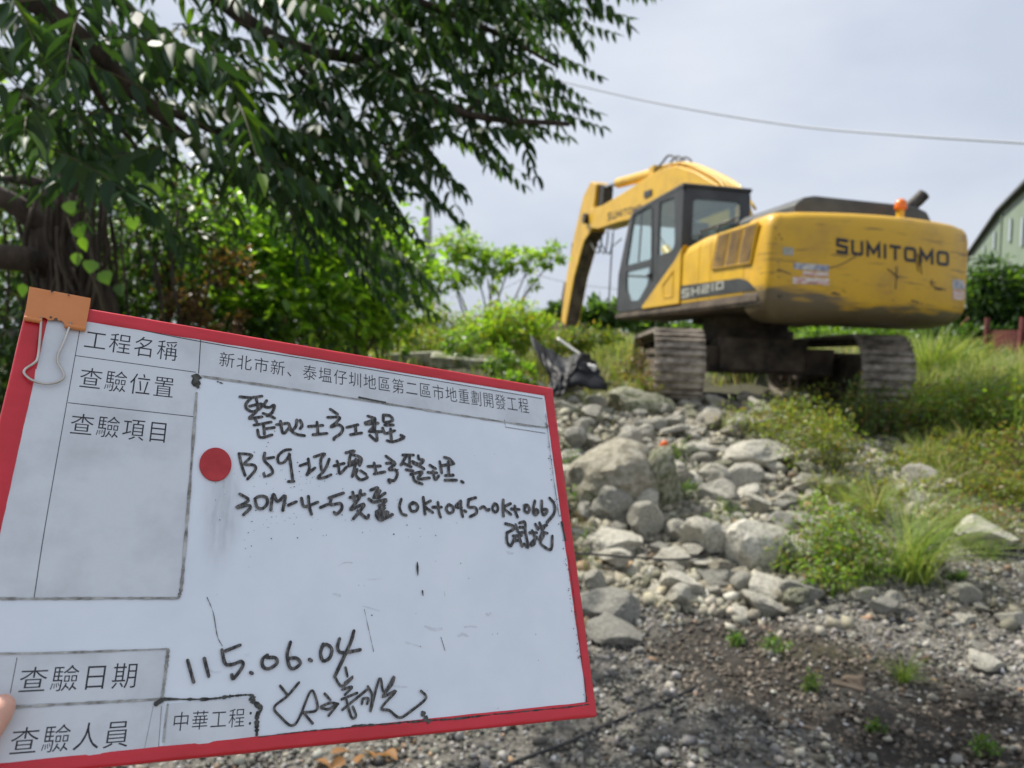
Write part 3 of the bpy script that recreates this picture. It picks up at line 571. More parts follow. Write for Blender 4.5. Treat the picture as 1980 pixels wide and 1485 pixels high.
# louvre panel on the left side
lvp = [hit(*p, 0, -1.27) for p in ((1377, 520), (1390, 455), (1467, 430), (1452, 508))]
lo_y, hi_y = lvp[3].y + .02, lvp[0].y
mb = MB(); mb.prism([(q.y, q.z - .0) for q in [lvp[0], lvp[1], lvp[2], lvp[3]]], -1.272, -1.268, 'x'); lv = mb.build('louvre_panel', M['louver'], exc)
mb = MB()
for i in range(15):
    t = (i + .5) / 15; pa = lvp[0].lerp(lvp[1], t); pb = lvp[3].lerp(lvp[2], t)
    for k in range(3):
        a = pa.lerp(pb, k / 3 + .025); b = pa.lerp(pb, (k + 1) / 3 - .025)
        mb.add([(-1.273, a.y, a.z - .008), (-1.273, b.y, b.z - .008), (-1.292, b.y, b.z - .016), (-1.292, a.y, a.z - .016), (-1.273, a.y, a.z + .004), (-1.273, b.y, b.z + .004)], [(0, 1, 2, 3), (3, 2, 5, 4)])
mb.build('slat', M['louver'], lv)
mb = MB()
for k in (0, 1 / 3, 2 / 3, 1):
    a = lvp[0].lerp(lvp[3], k); b = lvp[1].lerp(lvp[2], k); mb.tube([(-1.275, a.y, a.z), (-1.275, b.y, b.z)], .013, 6)
mb.tube([(-1.275, lvp[1].y, lvp[1].z), (-1.275, lvp[2].y, lvp[2].z)], .013, 6); mb.tube([(-1.275, lvp[0].y, lvp[0].z), (-1.275, lvp[3].y, lvp[3].z)], .013, 6)
mb.build('louvre_frame', M['yellow'], lv)
# black stripe panel with the model lettering
def quadtext(text, quad, fn, off=.03, n_sub=0, space=1.0, xs_=1.0):
    """map a line of text into an image quad (tl,tr,br,bl) and drop every vertex on a surface with fn(px,py)"""
    c = bpy.data.curves.new('g', 'FONT'); c.body = text; c.offset = off; c.space_character = space; c.resolution_u = 3
    o = bpy.data.objects.new('g', c); COL.objects.link(o); dg = bpy.context.evaluated_depsgraph_get()
    me = bpy.data.meshes.new_from_object(o.evaluated_get(dg)); bpy.data.objects.remove(o)
    bm = bmesh.new(); bm.from_mesh(me); bmesh.ops.triangulate(bm, faces=bm.faces)
    if n_sub: bmesh.ops.subdivide_edges(bm, edges=[e for e in bm.edges if e.calc_length() > .25], cuts=n_sub)
    xs2 = [q.co.x for q in bm.verts]; ys2 = [q.co.y for q in bm.verts]; x0, x1, y0, y1 = min(xs2), max(xs2), min(ys2), max(ys2)
    tl, tr, br, bl = [np.array(q, float) for q in quad]
    for q in bm.verts:
        s, t = (q.co.x - x0) / (x1 - x0), (q.co.y - y0) / (y1 - y0)
        p = (bl * (1 - s) + br * s) * (1 - t) + (tl * (1 - s) + tr * s) * t; q.co = fn(*p)
    me2 = bpy.data.meshes.new('lettering'); bm.to_mesh(me2); bm.free(); return me2
LET = {'S': [1, [(.95, .80), (.88, .90), (.12, .90), (.10, .55), (.90, .45), (.88, .10), (.12, .10), (.05, .20)]], 'U': [1, [(.10, 1), (.10, .20), (.22, .10), (.78, .10), (.90, .20), (.90, 1)]],
       'M': [1.18, [(.09, 0), (.09, .93), (.5, .30), (.91, .93), (.91, 0)]], 'I': [.22, [(.5, 0), (.5, 1)]], 'T': [.95, [(0, .90), (1, .90)], [(.5, .82), (.5, 0)]],
       'O': [1.02, [(.10, .5), (.10, .20), (.22, .10), (.78, .10), (.90, .20), (.90, .80), (.78, .90), (.22, .90), (.10, .80), (.10, .5)]],
       'H': [1, [(.1, 0), (.1, 1)], [(.9, 0), (.9, 1)], [(.1, .5), (.9, .5)]], '2': [1, [(.05, .9), (.9, .9), (.9, .52), (.1, .48), (.1, .1), (.97, .1)]], '1': [.3, [(.5, 0), (.5, 1)]], '0': [1, [(.1, .5), (.1, .1), (.9, .1), (.9, .9), (.1, .9), (.1, .5)]]}
def strokes(text, quad, fn, thick=.2, gap=.28, asp=1.0):
    tot = sum(LET[c][0] for c in text) + gap * (len(text) - 1); x0 = 0; V = []; Fc = []
    tl, tr, br, bl = [np.array(q, float) for q in quad]
    def put(x, y): s, t = x / tot, y; p = (bl * (1 - s) + br * s) * (1 - t) + (tl * (1 - s) + tr * s) * t; return fn(*p)
    for ch in text:
        w_ = LET[ch][0]
        for pl in LET[ch][1:]:
            P = [np.array([x0 + x * w_, y]) for x, y in pl]; P2 = [P[0]]
            for a, b in zip(P[:-1], P[1:]):
                for k in range(1, 4): P2.append(a + (b - a) * k / 3)
            n = len(P2); base = len(V)
            for i in range(n):
                ta = P2[i] - P2[i - 1] if i else P2[1] - P2[0]; tb = P2[i + 1] - P2[i] if i < n - 1 else ta
                ta = ta / np.linalg.norm(ta); tb = tb / np.linalg.norm(tb); m_ = ta + tb; m_ /= np.linalg.norm(m_) + 1e-9; nr = np.array([-m_[1], m_[0]]); k = 1 / max(.45, float(m_ @ ta))
                for s in (-1, 1): q = P2[i] + nr * s * thick / 2 * k; V.append(put(q[0], q[1]))
                if i: b_ = base + 2 * i; Fc.append((b_ - 2, b_, b_ + 1, b_ - 1))
        x0 += w_ + gap
    mb = MB(); mb.add(V, Fc); me = bpy.data.meshes.new('lettering'); me.from_pydata(mb.v, [], mb.f); me.update(); return me
pnl = [hit(*p, 0, -1.27) for p in ((1315, 580), (1315, 553), (1430, 538), (1446, 543), (1462, 560))]
mb = MB(); mb.prism([(q.y, q.z) for q in pnl], -1.2745, -1.2665, 'x'); sp = mb.build('stripe_panel', M['black_paint'], exc)
link('lettering', strokes('SH210', [(1318, 560), (1399, 543), (1399, 558), (1318, 577)], lambda a, b: hit(a, b, 0, -1.277), thick=.24), M['letter_pale'], sp)
# hand rail and small parts on the hood
mb = MB()
for y in (-.7, -1.2, -1.7): mb.tube([(-1.12, y, 2.14), (-1.12, y, 2.27)], .016, 6)
mb.tube([(-1.12, -.7, 2.27), (-1.12, -1.7, 2.27)], .018, 8); mb.build('hand_rail', M['black_paint'], exc, smooth=True)
# counterweight
TAIL, CORN, CHW = -2.95, -2.66, 1.265
def rearY(x): return TAIL + (CORN - TAIL) * (abs(x) / CHW) ** 2
def cw_plan(ins):
    hw = CHW - ins; pts = []; r = .12; n = 22
    pts.append((-hw, -2.17)); yc = rearY(CHW) + ins
    cx_ = -hw + r
    for a in np.linspace(0, PI / 2, 7): pts.append((cx_ - r * math.cos(a), yc + r * .55 - (r * 0.95) * math.sin(a)))
    for x in np.linspace(-hw + r + .06, hw - r - .06, n): pts.append((x, rearY(x) + ins))
    for a in np.linspace(PI / 2, 0, 7): pts.append((-cx_ + r * math.cos(a), yc + r * .55 - (r * .95) * math.sin(a)))
    pts.append((hw, -2.17)); return pts
rings = [(.42, .99), (.24, 1.0), (.10, 1.05), (.03, 1.13), (0, 1.24), (0, 1.5), (0, 1.8), (.006, 2.0), (.02, 2.09), (.05, 2.14), (.10, 2.17), (.2, 2.185)]
v = []; f = []
for ins, z_ in rings: v += [(x, y, z_) for x, y in cw_plan(ins)]
n = len(cw_plan(0))
for i in range(len(rings) - 1): f += [(i * n + k, i * n + k + 1, (i + 1) * n + k + 1, (i + 1) * n + k) for k in range(n - 1)] + [(i * n + n - 1, i * n, (i + 1) * n, (i + 1) * n + n - 1)]
f += [tuple(range(n - 1, -1, -1)), tuple((len(rings) - 1) * n + k for k in range(n))]
# counterweight paint: yellow with scuffs, rust scratches and a dirty lower edge
cm = mat('counterweight_paint', (0.47, 0.27, 0.035), (0.64, 0.37, 0.016), scale=2.2, rough=0.45, bump=0.25, bscale=5, lo=0.3, hi=0.55, detail=8)
t = cm.node_tree; K2 = t.links.new; P = t.nodes[cm['bsdf']]; src = P.inputs['Base Color'].links[0].from_socket
tcn = N(t, 'ShaderNodeTexCoord'); sx_ = N(t, 'ShaderNodeSeparateXYZ'); K2(tcn.outputs['Object'], sx_.inputs[0])
nn1 = N(t, 'ShaderNodeTexNoise'); mpn = N(t, 'ShaderNodeMapping'); mpn.inputs['Scale'].default_value = (1.6, 1.6, 9); nn1.inputs['Scale'].default_value = 1.3; nn1.inputs['Detail'].default_value = 7; K2(tcn.outputs['Object'], mpn.inputs[0]); K2(mpn.outputs[0], nn1.inputs['Vector'])
ad = N(t, 'ShaderNodeMath', operation='MULTIPLY_ADD'); ad.inputs[1].default_value = -.55; K2(nn1.outputs['Fac'], ad.inputs[0])
mrx = N(t, 'ShaderNodeMapRange'); mrx.inputs['From Min'].default_value = -1.25; mrx.inputs['From Max'].default_value = -.45; mrx.inputs['To Min'].default_value = -.17; mrx.inputs['To Max'].default_value = 0; K2(sx_.outputs['X'], mrx.inputs['Value'])
sm = N(t, 'ShaderNodeMath', operation='ADD'); K2(sx_.outputs['Z'], sm.inputs[0]); K2(mrx.outputs[0], sm.inputs[1]); K2(sm.outputs[0], ad.inputs[2])
mr = N(t, 'ShaderNodeMapRange'); mr.inputs['From Min'].default_value = .86; mr.inputs['From Max'].default_value = .96; mr.inputs['To Min'].default_value = .92; mr.inputs['To Max'].default_value = 0; K2(ad.outputs[0], mr.inputs['Value'])
m1 = N(t, 'ShaderNodeMix', data_type='RGBA'); K2(mr.outputs[0], m1.inputs['Factor']); K2(src, m1.inputs['A']); m1.inputs['B'].default_value = (.10, .085, .065, 1)
nn2 = N(t, 'ShaderNodeTexNoise'); mp2 = N(t, 'ShaderNodeMapping'); mp2.inputs['Scale'].default_value = (1.1, 1.1, 14); nn2.inputs['Scale'].default_value = 2.1; nn2.inputs['Detail'].default_value = 9; K2(tcn.outputs['Object'], mp2.inputs[0]); K2(mp2.outputs[0], nn2.inputs['Vector'])
mr2 = N(t, 'ShaderNodeMapRange'); mr2.inputs['From Min'].default_value = .59; mr2.inputs['From Max'].default_value = .68; mr2.inputs['To Max'].default_value = .7; K2(nn2.outputs['Fac'], mr2.inputs['Value'])
m2 = N(t, 'ShaderNodeMix', data_type='RGBA'); K2(mr2.outputs[0], m2.inputs['Factor']); K2(m1.outputs['Result'], m2.inputs['A']); m2.inputs['B'].default_value = (.13, .08, .03, 1); K2(m2.outputs['Result'], P.inputs['Base Color'])
cw = MB().add(v, f).build('counterweight', cm, exc, smooth=True)
def hitcw(px, py, off=.004):
    y = TAIL
    for _ in range(12): q = hit(px, py, 1, y - off); y = rearY(max(-1.2, min(1.2, q.x)))
    if q.z > 2.0: q.y += .01
    return q
link('lettering', strokes('SUMITOMO', [(1617, 460), (1835, 487), (1835, 515), (1617, 489)], hitcw, thick=.23), M['letter'], cw)
def decal(px0, py0, px1, py1, m, slope=.07, name='decal'):
    mb = MB(); n = 6; v = []
    for j in range(2):
        for i in range(n + 1):
            px = px0 + (px1 - px0) * i / n; v.append(hitcw(px, (py0, py1)[j] + (px - px0) * slope, .003))
    mb.add(v, [(i, i + 1, n + 2 + i, n + 1 + i) for i in range(n)]); return mb.build(name, M[m], cw)
decal(1535, 508, 1603, 520, 'decal_blue'); decal(1552, 524, 1602, 533, 'decal', .05); decal(1533, 535, 1603, 548, 'decal', .05)
decal(1842, 540, 1867, 558, 'decal_blue', .1); decal(1842, 560, 1867, 578, 'decal', .1); decal(1514, 478, 1534, 493, 'letter_pale', .03)
mb = MB(); rs_ = random.Random(5)
for _ in range(26):
    cx0, cy0 = (rs_.gauss(1502, 5), rs_.uniform(440, 575)) if rs_.random() < .6 else (rs_.uniform(1510, 1850), rs_.uniform(545, 590))
    mb.tube([hitcw(cx0, cy0, .001), hitcw(cx0 + rs_.uniform(2, 14) * (.3 if cx0 < 1510 else 1), cy0 + rs_.uniform(-1, 5), .001)], rs_.uniform(.003, .009), 5)
for ps in [[(1603, 518), (1625, 512), (1650, 498), (1662, 490)], [(1716, 520), (1730, 530), (1738, 538)], [(1734, 515), (1732, 560)], [(1505, 520), (1530, 530)], [(1802, 540), (1803, 552), (1828, 560)], [(1774, 490), (1778, 515)], [(1778, 492), (1782, 530)], [(1770, 500), (1776, 525)]]:
    pts = [hitcw(*p, .002) for p in smooth_pts(ps, 4)]; mb.tube(pts, .006, 5)
mb.build('scratches', M['frame_dirt_and_shade'], cw)
# hood, exhaust, beacon
mb = MB(); mb.prism([(-.62, 2.185), (-.62, 2.40), (-.50, 2.49), (-.36, 2.52), (1.0, 2.50), (1.17, 2.44), (1.24, 2.33), (1.24, 2.185)], -2.1, -.55, 'y'); mb.build('engine_hood', M['hood'], exc, bevel=.03)
MB().prism([(-.95, 2.16), (-.92, 2.22), (-.74, 2.30), (-.621, 2.30), (-.621, 2.16)], -1.85, -.7, 'y').build('hood_hinge', M['black_paint'], exc, bevel=.01)
e0 = hit(1754, 408, 1, -1.9); e1 = hit(1786, 376, 1, -1.95)
pth = smooth_pts([tuple(e0 - Vector((.02, 0, .22))), tuple(e0), tuple(e0.lerp(e1, .6)), tuple(e1)], 4)
MB().tube(pth, .074, 18, cap=False).build('exhaust_pipe', M['exhaust'], exc, smooth=True, solid=.006)
e = hit(1741, 407, 1, -2.3); MB().tube([(e.x, -2.3, 2.17), (e.x, -2.3, e.z + .01)], .045, 4).build('beacon_bracket', M['yellow'], exc)
mb = MB(); zb = e.z + .012; mb.tube([(e.x, -2.3, zb), (e.x, -2.3, zb + .07), (e.x, -2.3, zb + .105), (e.x, -2.3, zb + .125)], [.068, .066, .05, .02], 20); mb.build('beacon', M['beacon'], exc, smooth=True, bevel=.004)
# cab
cab = empty('cab'); cab.parent = exc
def plate(outer, holes, a, b, ax, name, m, parent, bevel=.006):
    c = bpy.data.curves.new('p', 'CURVE'); c.dimensions = '2D'; c.fill_mode = 'BOTH'; c.extrude = abs(b - a) / 2
    for poly in [outer] + holes:
        s = c.splines.new('POLY'); s.points.add(len(poly) - 1); s.use_cyclic_u = True
        for i, p in enumerate(poly): s.points[i].co = (p[0], p[1], 0, 1)
    o = bpy.data.objects.new('p', c); COL.objects.link(o); dg = bpy.context.evaluated_depsgraph_get(); me = bpy.data.meshes.new_from_object(o.evaluated_get(dg)); bpy.data.objects.remove(o)
    mid = (a + b) / 2
    for q in me.vertices:
        x, y, z_ = q.co; q.co = (mid + z_, x, y) if ax == 'x' else (x, mid + z_, y)
    return link(name, me, M[m], parent, bevel=0)
def rnd(poly, r=.05, k=3):
    o = []; n = len(poly)
    for i in range(n):
        p, a, b = [np.array(poly[j % n], float) for j in (i, i - 1, i + 1)]; da, db = a - p, b - p; la, lb = np.linalg.norm(da), np.linalg.norm(db); rr = min(r, la / 2.2, lb / 2.2)
        s, e_ = p + da / la * rr, p + db / lb * rr
        for t in np.linspace(0, 1, k + 1): o.append(tuple((1 - t) ** 2 * s + 2 * t * (1 - t) * p + t * t * e_))
    return o
def yz(px, py): q = hit(px, py, 0, -1.27); return (q.y, q.z)
cabo = rnd([(-.45, 1.31), (-.45, 2.935), (1.45, 2.90), (1.62, 2.80), (2.03, 1.95), (2.08, 1.31)], .12)
w_door = rnd([yz(1226, 416), yz(1260, 396), yz(1259, 501), yz(1211, 514)], .06); w_door = [p for p in w_door]
w_rear = rnd([yz(1276, 391), yz(1305, 380), yz(1305, 475), yz(1298, 486), yz(1272, 495)], .06)
w_low = rnd([yz(1211, 526), yz(1257, 515), yz(1252, 551), yz(1235, 581), yz(1219, 582), yz(1211, 561)], .06)
side = plate(cabo, [w_door, w_rear, w_low], -1.275, -1.235, 'x', 'cab_side_left', 'black_paint', exc)
for wn in (w_door, w_rear, w_low): MB().add([(-1.257, *q) for q in wn], [tuple(range(len(wn)))]).build('window_pane', M['glass'], side)
mb = MB(); a = yz(1263, 400); b = yz(1262, 545); mb.tube([(-1.279, *a), (-1.279, *b)], .008, 5); a = yz(1268, 395); b = yz(1267, 520); mb.build('door_seam', M['rubber'], side)
mb = MB(); a = hit(1243, 400, 0, -1.25); b = hit(1235, 507, 0, -1.25); mb.tube([a, b], .016, 6); mb.build('window_bar', M['black_paint'], side)
mb = MB(); a = yz(1258, 532); mb.box((-1.31, a[0] - .07, a[1] - .02), (-1.276, a[0] + .07, a[1] + .02)); mb.build('door_handle', M['rubber'], side, bevel=.005)
side2 = plate(cabo, [rnd([(.05, 1.95), (.05, 2.8), (1.4, 2.8), (1.85, 1.95)], .06), rnd([(-.38, 2.0), (-.38, 2.8), (-.03, 2.8), (-.03, 2.0)], .05)], -.30, -.262, 'x', 'cab_side_right', 'black_paint', exc)
MB().prism([(.0, 1.9), (.0, 2.82), (1.42, 2.82), (1.87, 1.9)], -.285, -.278, 'x').build('window_pane', M['glass'], side2)
rear = plate([(-1.234, 1.31), (-1.234, 2.9), (-.301, 2.9), (-.301, 1.31)], [rnd([(-1.12, 2.18), (-1.12, 2.76), (-.40, 2.76), (-.40, 2.18)], .07)], -.45, -.41, 'y', 'cab_rear', 'black_paint', exc)
MB().box((-1.15, -.435, 2.15), (-.37, -.428, 2.79)).build('window_pane', M['glass'], rear)
mb = MB(); mb.prism(rnd([(-.47, 2.905), (-.47, 2.965), (1.44, 2.935), (1.66, 2.80), (1.62, 2.76), (1.42, 2.87)], .03), -1.28, -.255, 'x'); mb.build('cab_roof', M['black_paint'], exc, bevel=.02)
MB().box((-1.2, -.4, 1.31), (-.32, 1.95, 1.36)).build('cab_floor', M['black_paint'], exc)
mb = MB()
for x in (-1.25, -.29): mb.tube([(x, 1.63, 2.79), (x, 2.04, 1.95), (x, 2.07, 1.36)], .028, 8)
mb.tube([(-1.25, 2.04, 1.95), (-.29, 2.04, 1.95)], .022, 8); mb.tube([(-1.25, 1.65, 2.78), (-.29, 1.65, 2.78)], .03, 8); ws = mb.build('windscreen_frame', M['black_paint'], exc, smooth=True)
MB().add([(-1.22, 1.635, 2.76), (-.32, 1.635, 2.76), (-.32, 2.03, 1.97), (-1.22, 2.03, 1.97)], [(0, 1, 2, 3)]).build('window_pane', M['glass'], ws)
MB().add([(-1.22, 2.035, 1.93), (-.32, 2.035, 1.93), (-.32, 2.07, 1.40), (-1.22, 2.07, 1.40)], [(0, 1, 2, 3)]).build('window_pane', M['glass'], ws)
mb = MB(); mb.box((-1.0, .05, 1.36), (-.52, .6, 1.72)); mb.box((-1.0, .0, 1.72), (-.52, .13, 2.30)); mb.box((-.9, .02, 2.31), (-.62, .12, 2.55)); mb.box((-1.12, .1, 1.72), (-1.03, .7, 1.92)); mb.box((-.49, .1, 1.72), (-.4, .7, 1.92))
mb.build('seat', M['rubber'], exc, bevel=.04)
mb = MB(); mb.tube([(-.76, 1.35, 1.36), (-.76, 1.25, 1.95)], .03, 8); mb.tube([(-.66, 1.3, 1.36), (-.62, 1.2, 2.0)], .02, 8); mb.box((-.45, 1.3, 1.36), (-.33, 1.6, 2.1)); mb.build('control_levers', M['rubber'], exc)
bpy.data.objects.remove(cab)
mb = MB(); a = hit(1196, 440, 0, -1.32); b = hit(1187, 600, 0, -1.32); mb.tube([(-1.30, 1.9, 2.55), (-1.36, 2.2, 2.45), (-1.36, 2.25, 1.36), (-1.28, 2.1, 1.28)], .013, 6); mb.build('mirror_bar', M['black_paint'], exc, smooth=True)
# boom, arm, bucket
BX = .10
def bp(px, py, x=BX): q = hit(px, py, 0, x); return (q.y, q.z)
LX = BX - .27
boom_up = [bp(1155, 405), bp(1180, 399), bp(1230, 370), bp(1280, 338), bp(1306, 326), bp(1329, 322), bp(1367, 334), bp(1411, 359)]
by, bz = boom_up[-1]
boom_lo = [(.15, 1.75), (.45, 1.62), (1.3, 2.75), (2.2, 3.30), (3.3, 3.45), (4.4, 3.42), bp(1213.6, 431), bp(1173, 444), bp(1148, 441)]
bpoly = boom_up + [(.30, 2.6)] + boom_lo
mb = MB(); mb.prism(bpoly, BX - .22, BX + .22, 'x'); boom = mb.build('boom', M['yellow'], exc, bevel=.02)
mb = MB()
for q in (bp(1152, 424),): mb.tube([(BX - .33, *q), (BX + .33, *q)], .13, 20)
mb.build('pivot_pin', M['frame_dirt_and_shade'], boom)
link('lettering', strokes('SUMITOMO', [(1175, 412), (1240, 395), (1240, 407), (1175, 427)], lambda a, b: hit(a, b, 0, BX - .224), thick=.2), M['letter'], boom)
MB().prism([bp(1247, 371, BX - .22), bp(1261, 366, BX - .22), bp(1261, 376, BX - .22), bp(1247, 383, BX - .22)], BX - .245, BX - .221, 'x').build('work_lamp', M['black_paint'], boom)
# hydraulic lines over the boom
mb = MB()
for k in range(5):
    x = BX - .18 + k * .09; pts = [(x, y + .02 * k, z_ + .035 + .02 * math.sin(k)) for y, z_ in (bp(1300, 326), bp(1329, 321), bp(1350, 324), bp(1372, 333), bp(1413, 357))]; pts.append((x, by - .5, bz - .45))
    mb.tube(smooth_pts(pts, 4), .022, 8)
mb.build('hydraulic_pipes', M['yellow'], boom, smooth=True)
mb = MB()
for k, dx in enumerate((-.12, .0, .12)):
    pts = [(BX + dx, *bp(1272 + 6 * k, 336 - 2 * k)), (BX + dx, *bp(1290 + 4 * k, 318)), (BX + dx, *bp(1304 + 3 * k, 302 + k)), (BX + dx, *bp(1318 + 2 * k, 307)), (BX + dx, *bp(1326 + k, 324))]
    mb.tube(smooth_pts(pts, 5), .02, 8)
mb.build('hydraulic_hoses', M['rubber'], boom, smooth=True)
arm_l = [bp(1157, 352), bp(1142, 380), bp(1133, 418), bp(1124, 454), bp(1108.6, 536), bp(1096, 633)]
arm_r = [bp(1122, 633), bp(1146, 536), bp(1160, 480), bp(1168, 447), bp(1162, 405), bp(1168, 357)]
# side plate of the arm is narrower than box depth in view: keep physical outline in its plane
def midl(a, b, t): return (a[0] + (b[0] - a[0]) * t, a[1] + (b[1] - a[1]) * t)
arm_poly = arm_l + [midl(arm_r[0], arm_l[-1], .62), midl(arm_r[1], arm_l[-2], .58), midl(arm_r[2], arm_l[-3], .45), midl(arm_r[3], arm_l[-3], .25), arm_r[4], arm_r[5]]
mb = MB(); mb.prism(arm_poly, BX - .20, BX + .20, 'x'); arm = mb.build('arm', M['yellow'], exc, bevel=.02)
ai = arm_poly[6:10]; mb = MB()
for (y0_, z0_), (y1_, z1_) in zip(ai[:-1], ai[1:]): mb.add([(BX - .17, y0_ - .012, z0_), (BX + .17, y0_ - .012, z0_), (BX + .17, y1_ - .012, z1_), (BX - .17, y1_ - .012, z1_)], [(0, 1, 2, 3)])
mb.build('shade_plate', M['frame_dirt_and_shade'], arm, solid=.006)  # added dark plate: shade of the arm's inner face put into colour
MB().prism([midl(bp(1160, 354), bp(1142, 380), 0), bp(1168, 357), bp(1177, 362), bp(1174, 395), bp(1160, 403)], BX - .12, BX + .12, 'x').build('arm_bracket', M['rubber'], arm)
mb = MB(); 
for k, dx in enumerate((-.1, .05, .18)): mb.tube([(BX + dx, y, z_) for y, z_ in smooth_pts([bp(1150, 445), bp(1150, 470), bp(1164, 490), bp(1170, 470), bp(1172, 446)], 4)], .018, 6)
mb.build('arm_hoses', M['rubber'], arm, smooth=True)
p0, p1, p2 = bp(1172, 361), bp(1196, 354), bp(1272, 334)
mb = MB(); mb.tube([(BX, *p1), (BX, *p2)], .115, 20); cyl = mb.build('arm_cylinder', M['yellow'], exc, bevel=.01)
MB().tube([(BX, *p0), (BX, *p1)], .045, 12).build('piston_rod', M['chrome'], cyl)
MB().box((BX - .15, p2[0] - .12, p2[1] - .18), (BX + .15, p2[0] + .12, p2[1] + .12)).build('cylinder_mount', M['yellow'], cyl, bevel=.02)
p3, p4 = bp(1118, 470), bp(1103, 560)
for sx in (-1, 1):
    mb = MB(); mb.tube([(BX + .30 * sx, 1.3, 1.6), (BX + .30 * sx, 2.6, 2.55)], .085, 16); bc = mb.build('boom_cylinder', M['yellow'], exc); MB().tube([(BX + .30 * sx, 2.6, 2.55), (BX + .28 * sx, 3.6, 3.3)], .045, 12).build('piston_rod', M['chrome'], bc)
bk = [bp(1102, 538), bp(1100, 575), bp(1092, 600), bp(1088, 640)]
mb = MB(); mb.tube([(BX, *bp(1112, 470)), (BX, *bp(1103, 545))], .09, 14); mb.build('bucket_cylinder', M['frame_dirt_and_shade'], exc)
mb = MB(); mb.prism([bp(1101, 545), bp(1094, 582), bp(1098, 588), bp(1107, 550)], BX - .16, BX + .16, 'x'); mb.build('bucket_link', M['frame_dirt_and_shade'], exc, bevel=.01)
ty0, tz0 = bp(1104, 632); v = []; 
prof = [(.3, .05), (.0, .12), (-.25, .02), (-.42, -.20), (-.40, -.46), (-.15, -.62), (.2, -.60), (.5, -.45)]
bkm = MB(); nseg = len(prof)
v = [(BX + sx * .42, ty0 + a + .15, tz0 + b) for sx in (-1, 1) for a, b in prof]
f = [(i, i + 1, nseg + i + 1, nseg + i) for i in range(nseg - 1)] + [tuple(range(nseg)), tuple(range(2 * nseg - 1, nseg - 1, -1))]
bkm.add(v, f)
for k in range(5):
    x = BX - .34 + k * .17; bkm.prism([(ty0 + .68, tz0 - .52), (ty0 + .90, tz0 - .44), (ty0 + .68, tz0 - .45)], x - .05, x + .05, 'x')
bkm.build('bucket', M['frame_dirt_and_shade'], exc, solid=.03)

# ------------------------------------------------------------------ rocks
def rock_mesh(seed, rough=1.0, flat=1.0, few=0):
    r = random.Random(seed); bm = bmesh.new(); bmesh.ops.create_icosphere(bm, subdivisions=4, radius=1)
    planes = []
    for _ in range(few or r.randint(8, 13)):
        n = Vector((r.gauss(0, 1), r.gauss(0, 1), r.gauss(0, 1))).normalized(); planes.append((n, r.uniform(.68, .88) if few else r.uniform(.42, .78)))
    o = Vector((seed * 3.1, seed * 1.7, 0))
    for q in bm.verts:
        p = q.co.copy()
        for n, d in planes:
            k = p.dot(n)
            if k > d: p -= n * (k - d)
        p += p.normalized() * (noise.fractal(p * 1.4 + o, .8, 2.1, 4) * .09 * rough + noise.noise(p * 6 + o) * .03)
        q.co = Vector((p.x, p.y, p.z * flat)) * 1.3
    me = bpy.data.meshes.new('rock'); bm.to_mesh(me); bm.free(); me.polygons.foreach_set('use_smooth', [True] * len(me.polygons)); me.set_sharp_from_angle(angle=math.radians(22)); return me
RM = [rock_mesh(i, 1.2, random.choice([.7, .8, .95])) for i in range(14)] + [rock_mesh(50, 1.6, .9, 5), rock_mesh(53, 1.6, .9, 6)]
RMV = {}
def rock(x, y, sx, sy, sz, m, label, group=None, sink=.3, rz=None, mesh=None, name='rock', cat='rock', dz=0):
    base = RM[mesh if mesh is not None else random.randrange(14)]; key = (base.name, m)
    if key not in RMV: me = base.copy(); me.materials.append(M[m]); RMV[key] = me
    o = bpy.data.objects.new(name, RMV[key]); COL.objects.link(o); o.location = (x, y, H(x, y) + sz * (1 - sink) * .75 + dz); o.scale = (sx, sy, sz)
    o.rotation_euler = (random.uniform(-.25, .25), random.uniform(-.25, .25), rz if rz is not None else random.random() * 6.28)
    tag(o, label, cat, group); return o
def ground_at(px, py):
    r = ray(px, py); t = 1.5
    while t < 90:
        p = EYE + r * t
        if p[2] <= H(p[0], p[1]): return p
        t += .02 if t < 12 else .1
    return EYE + r * 12
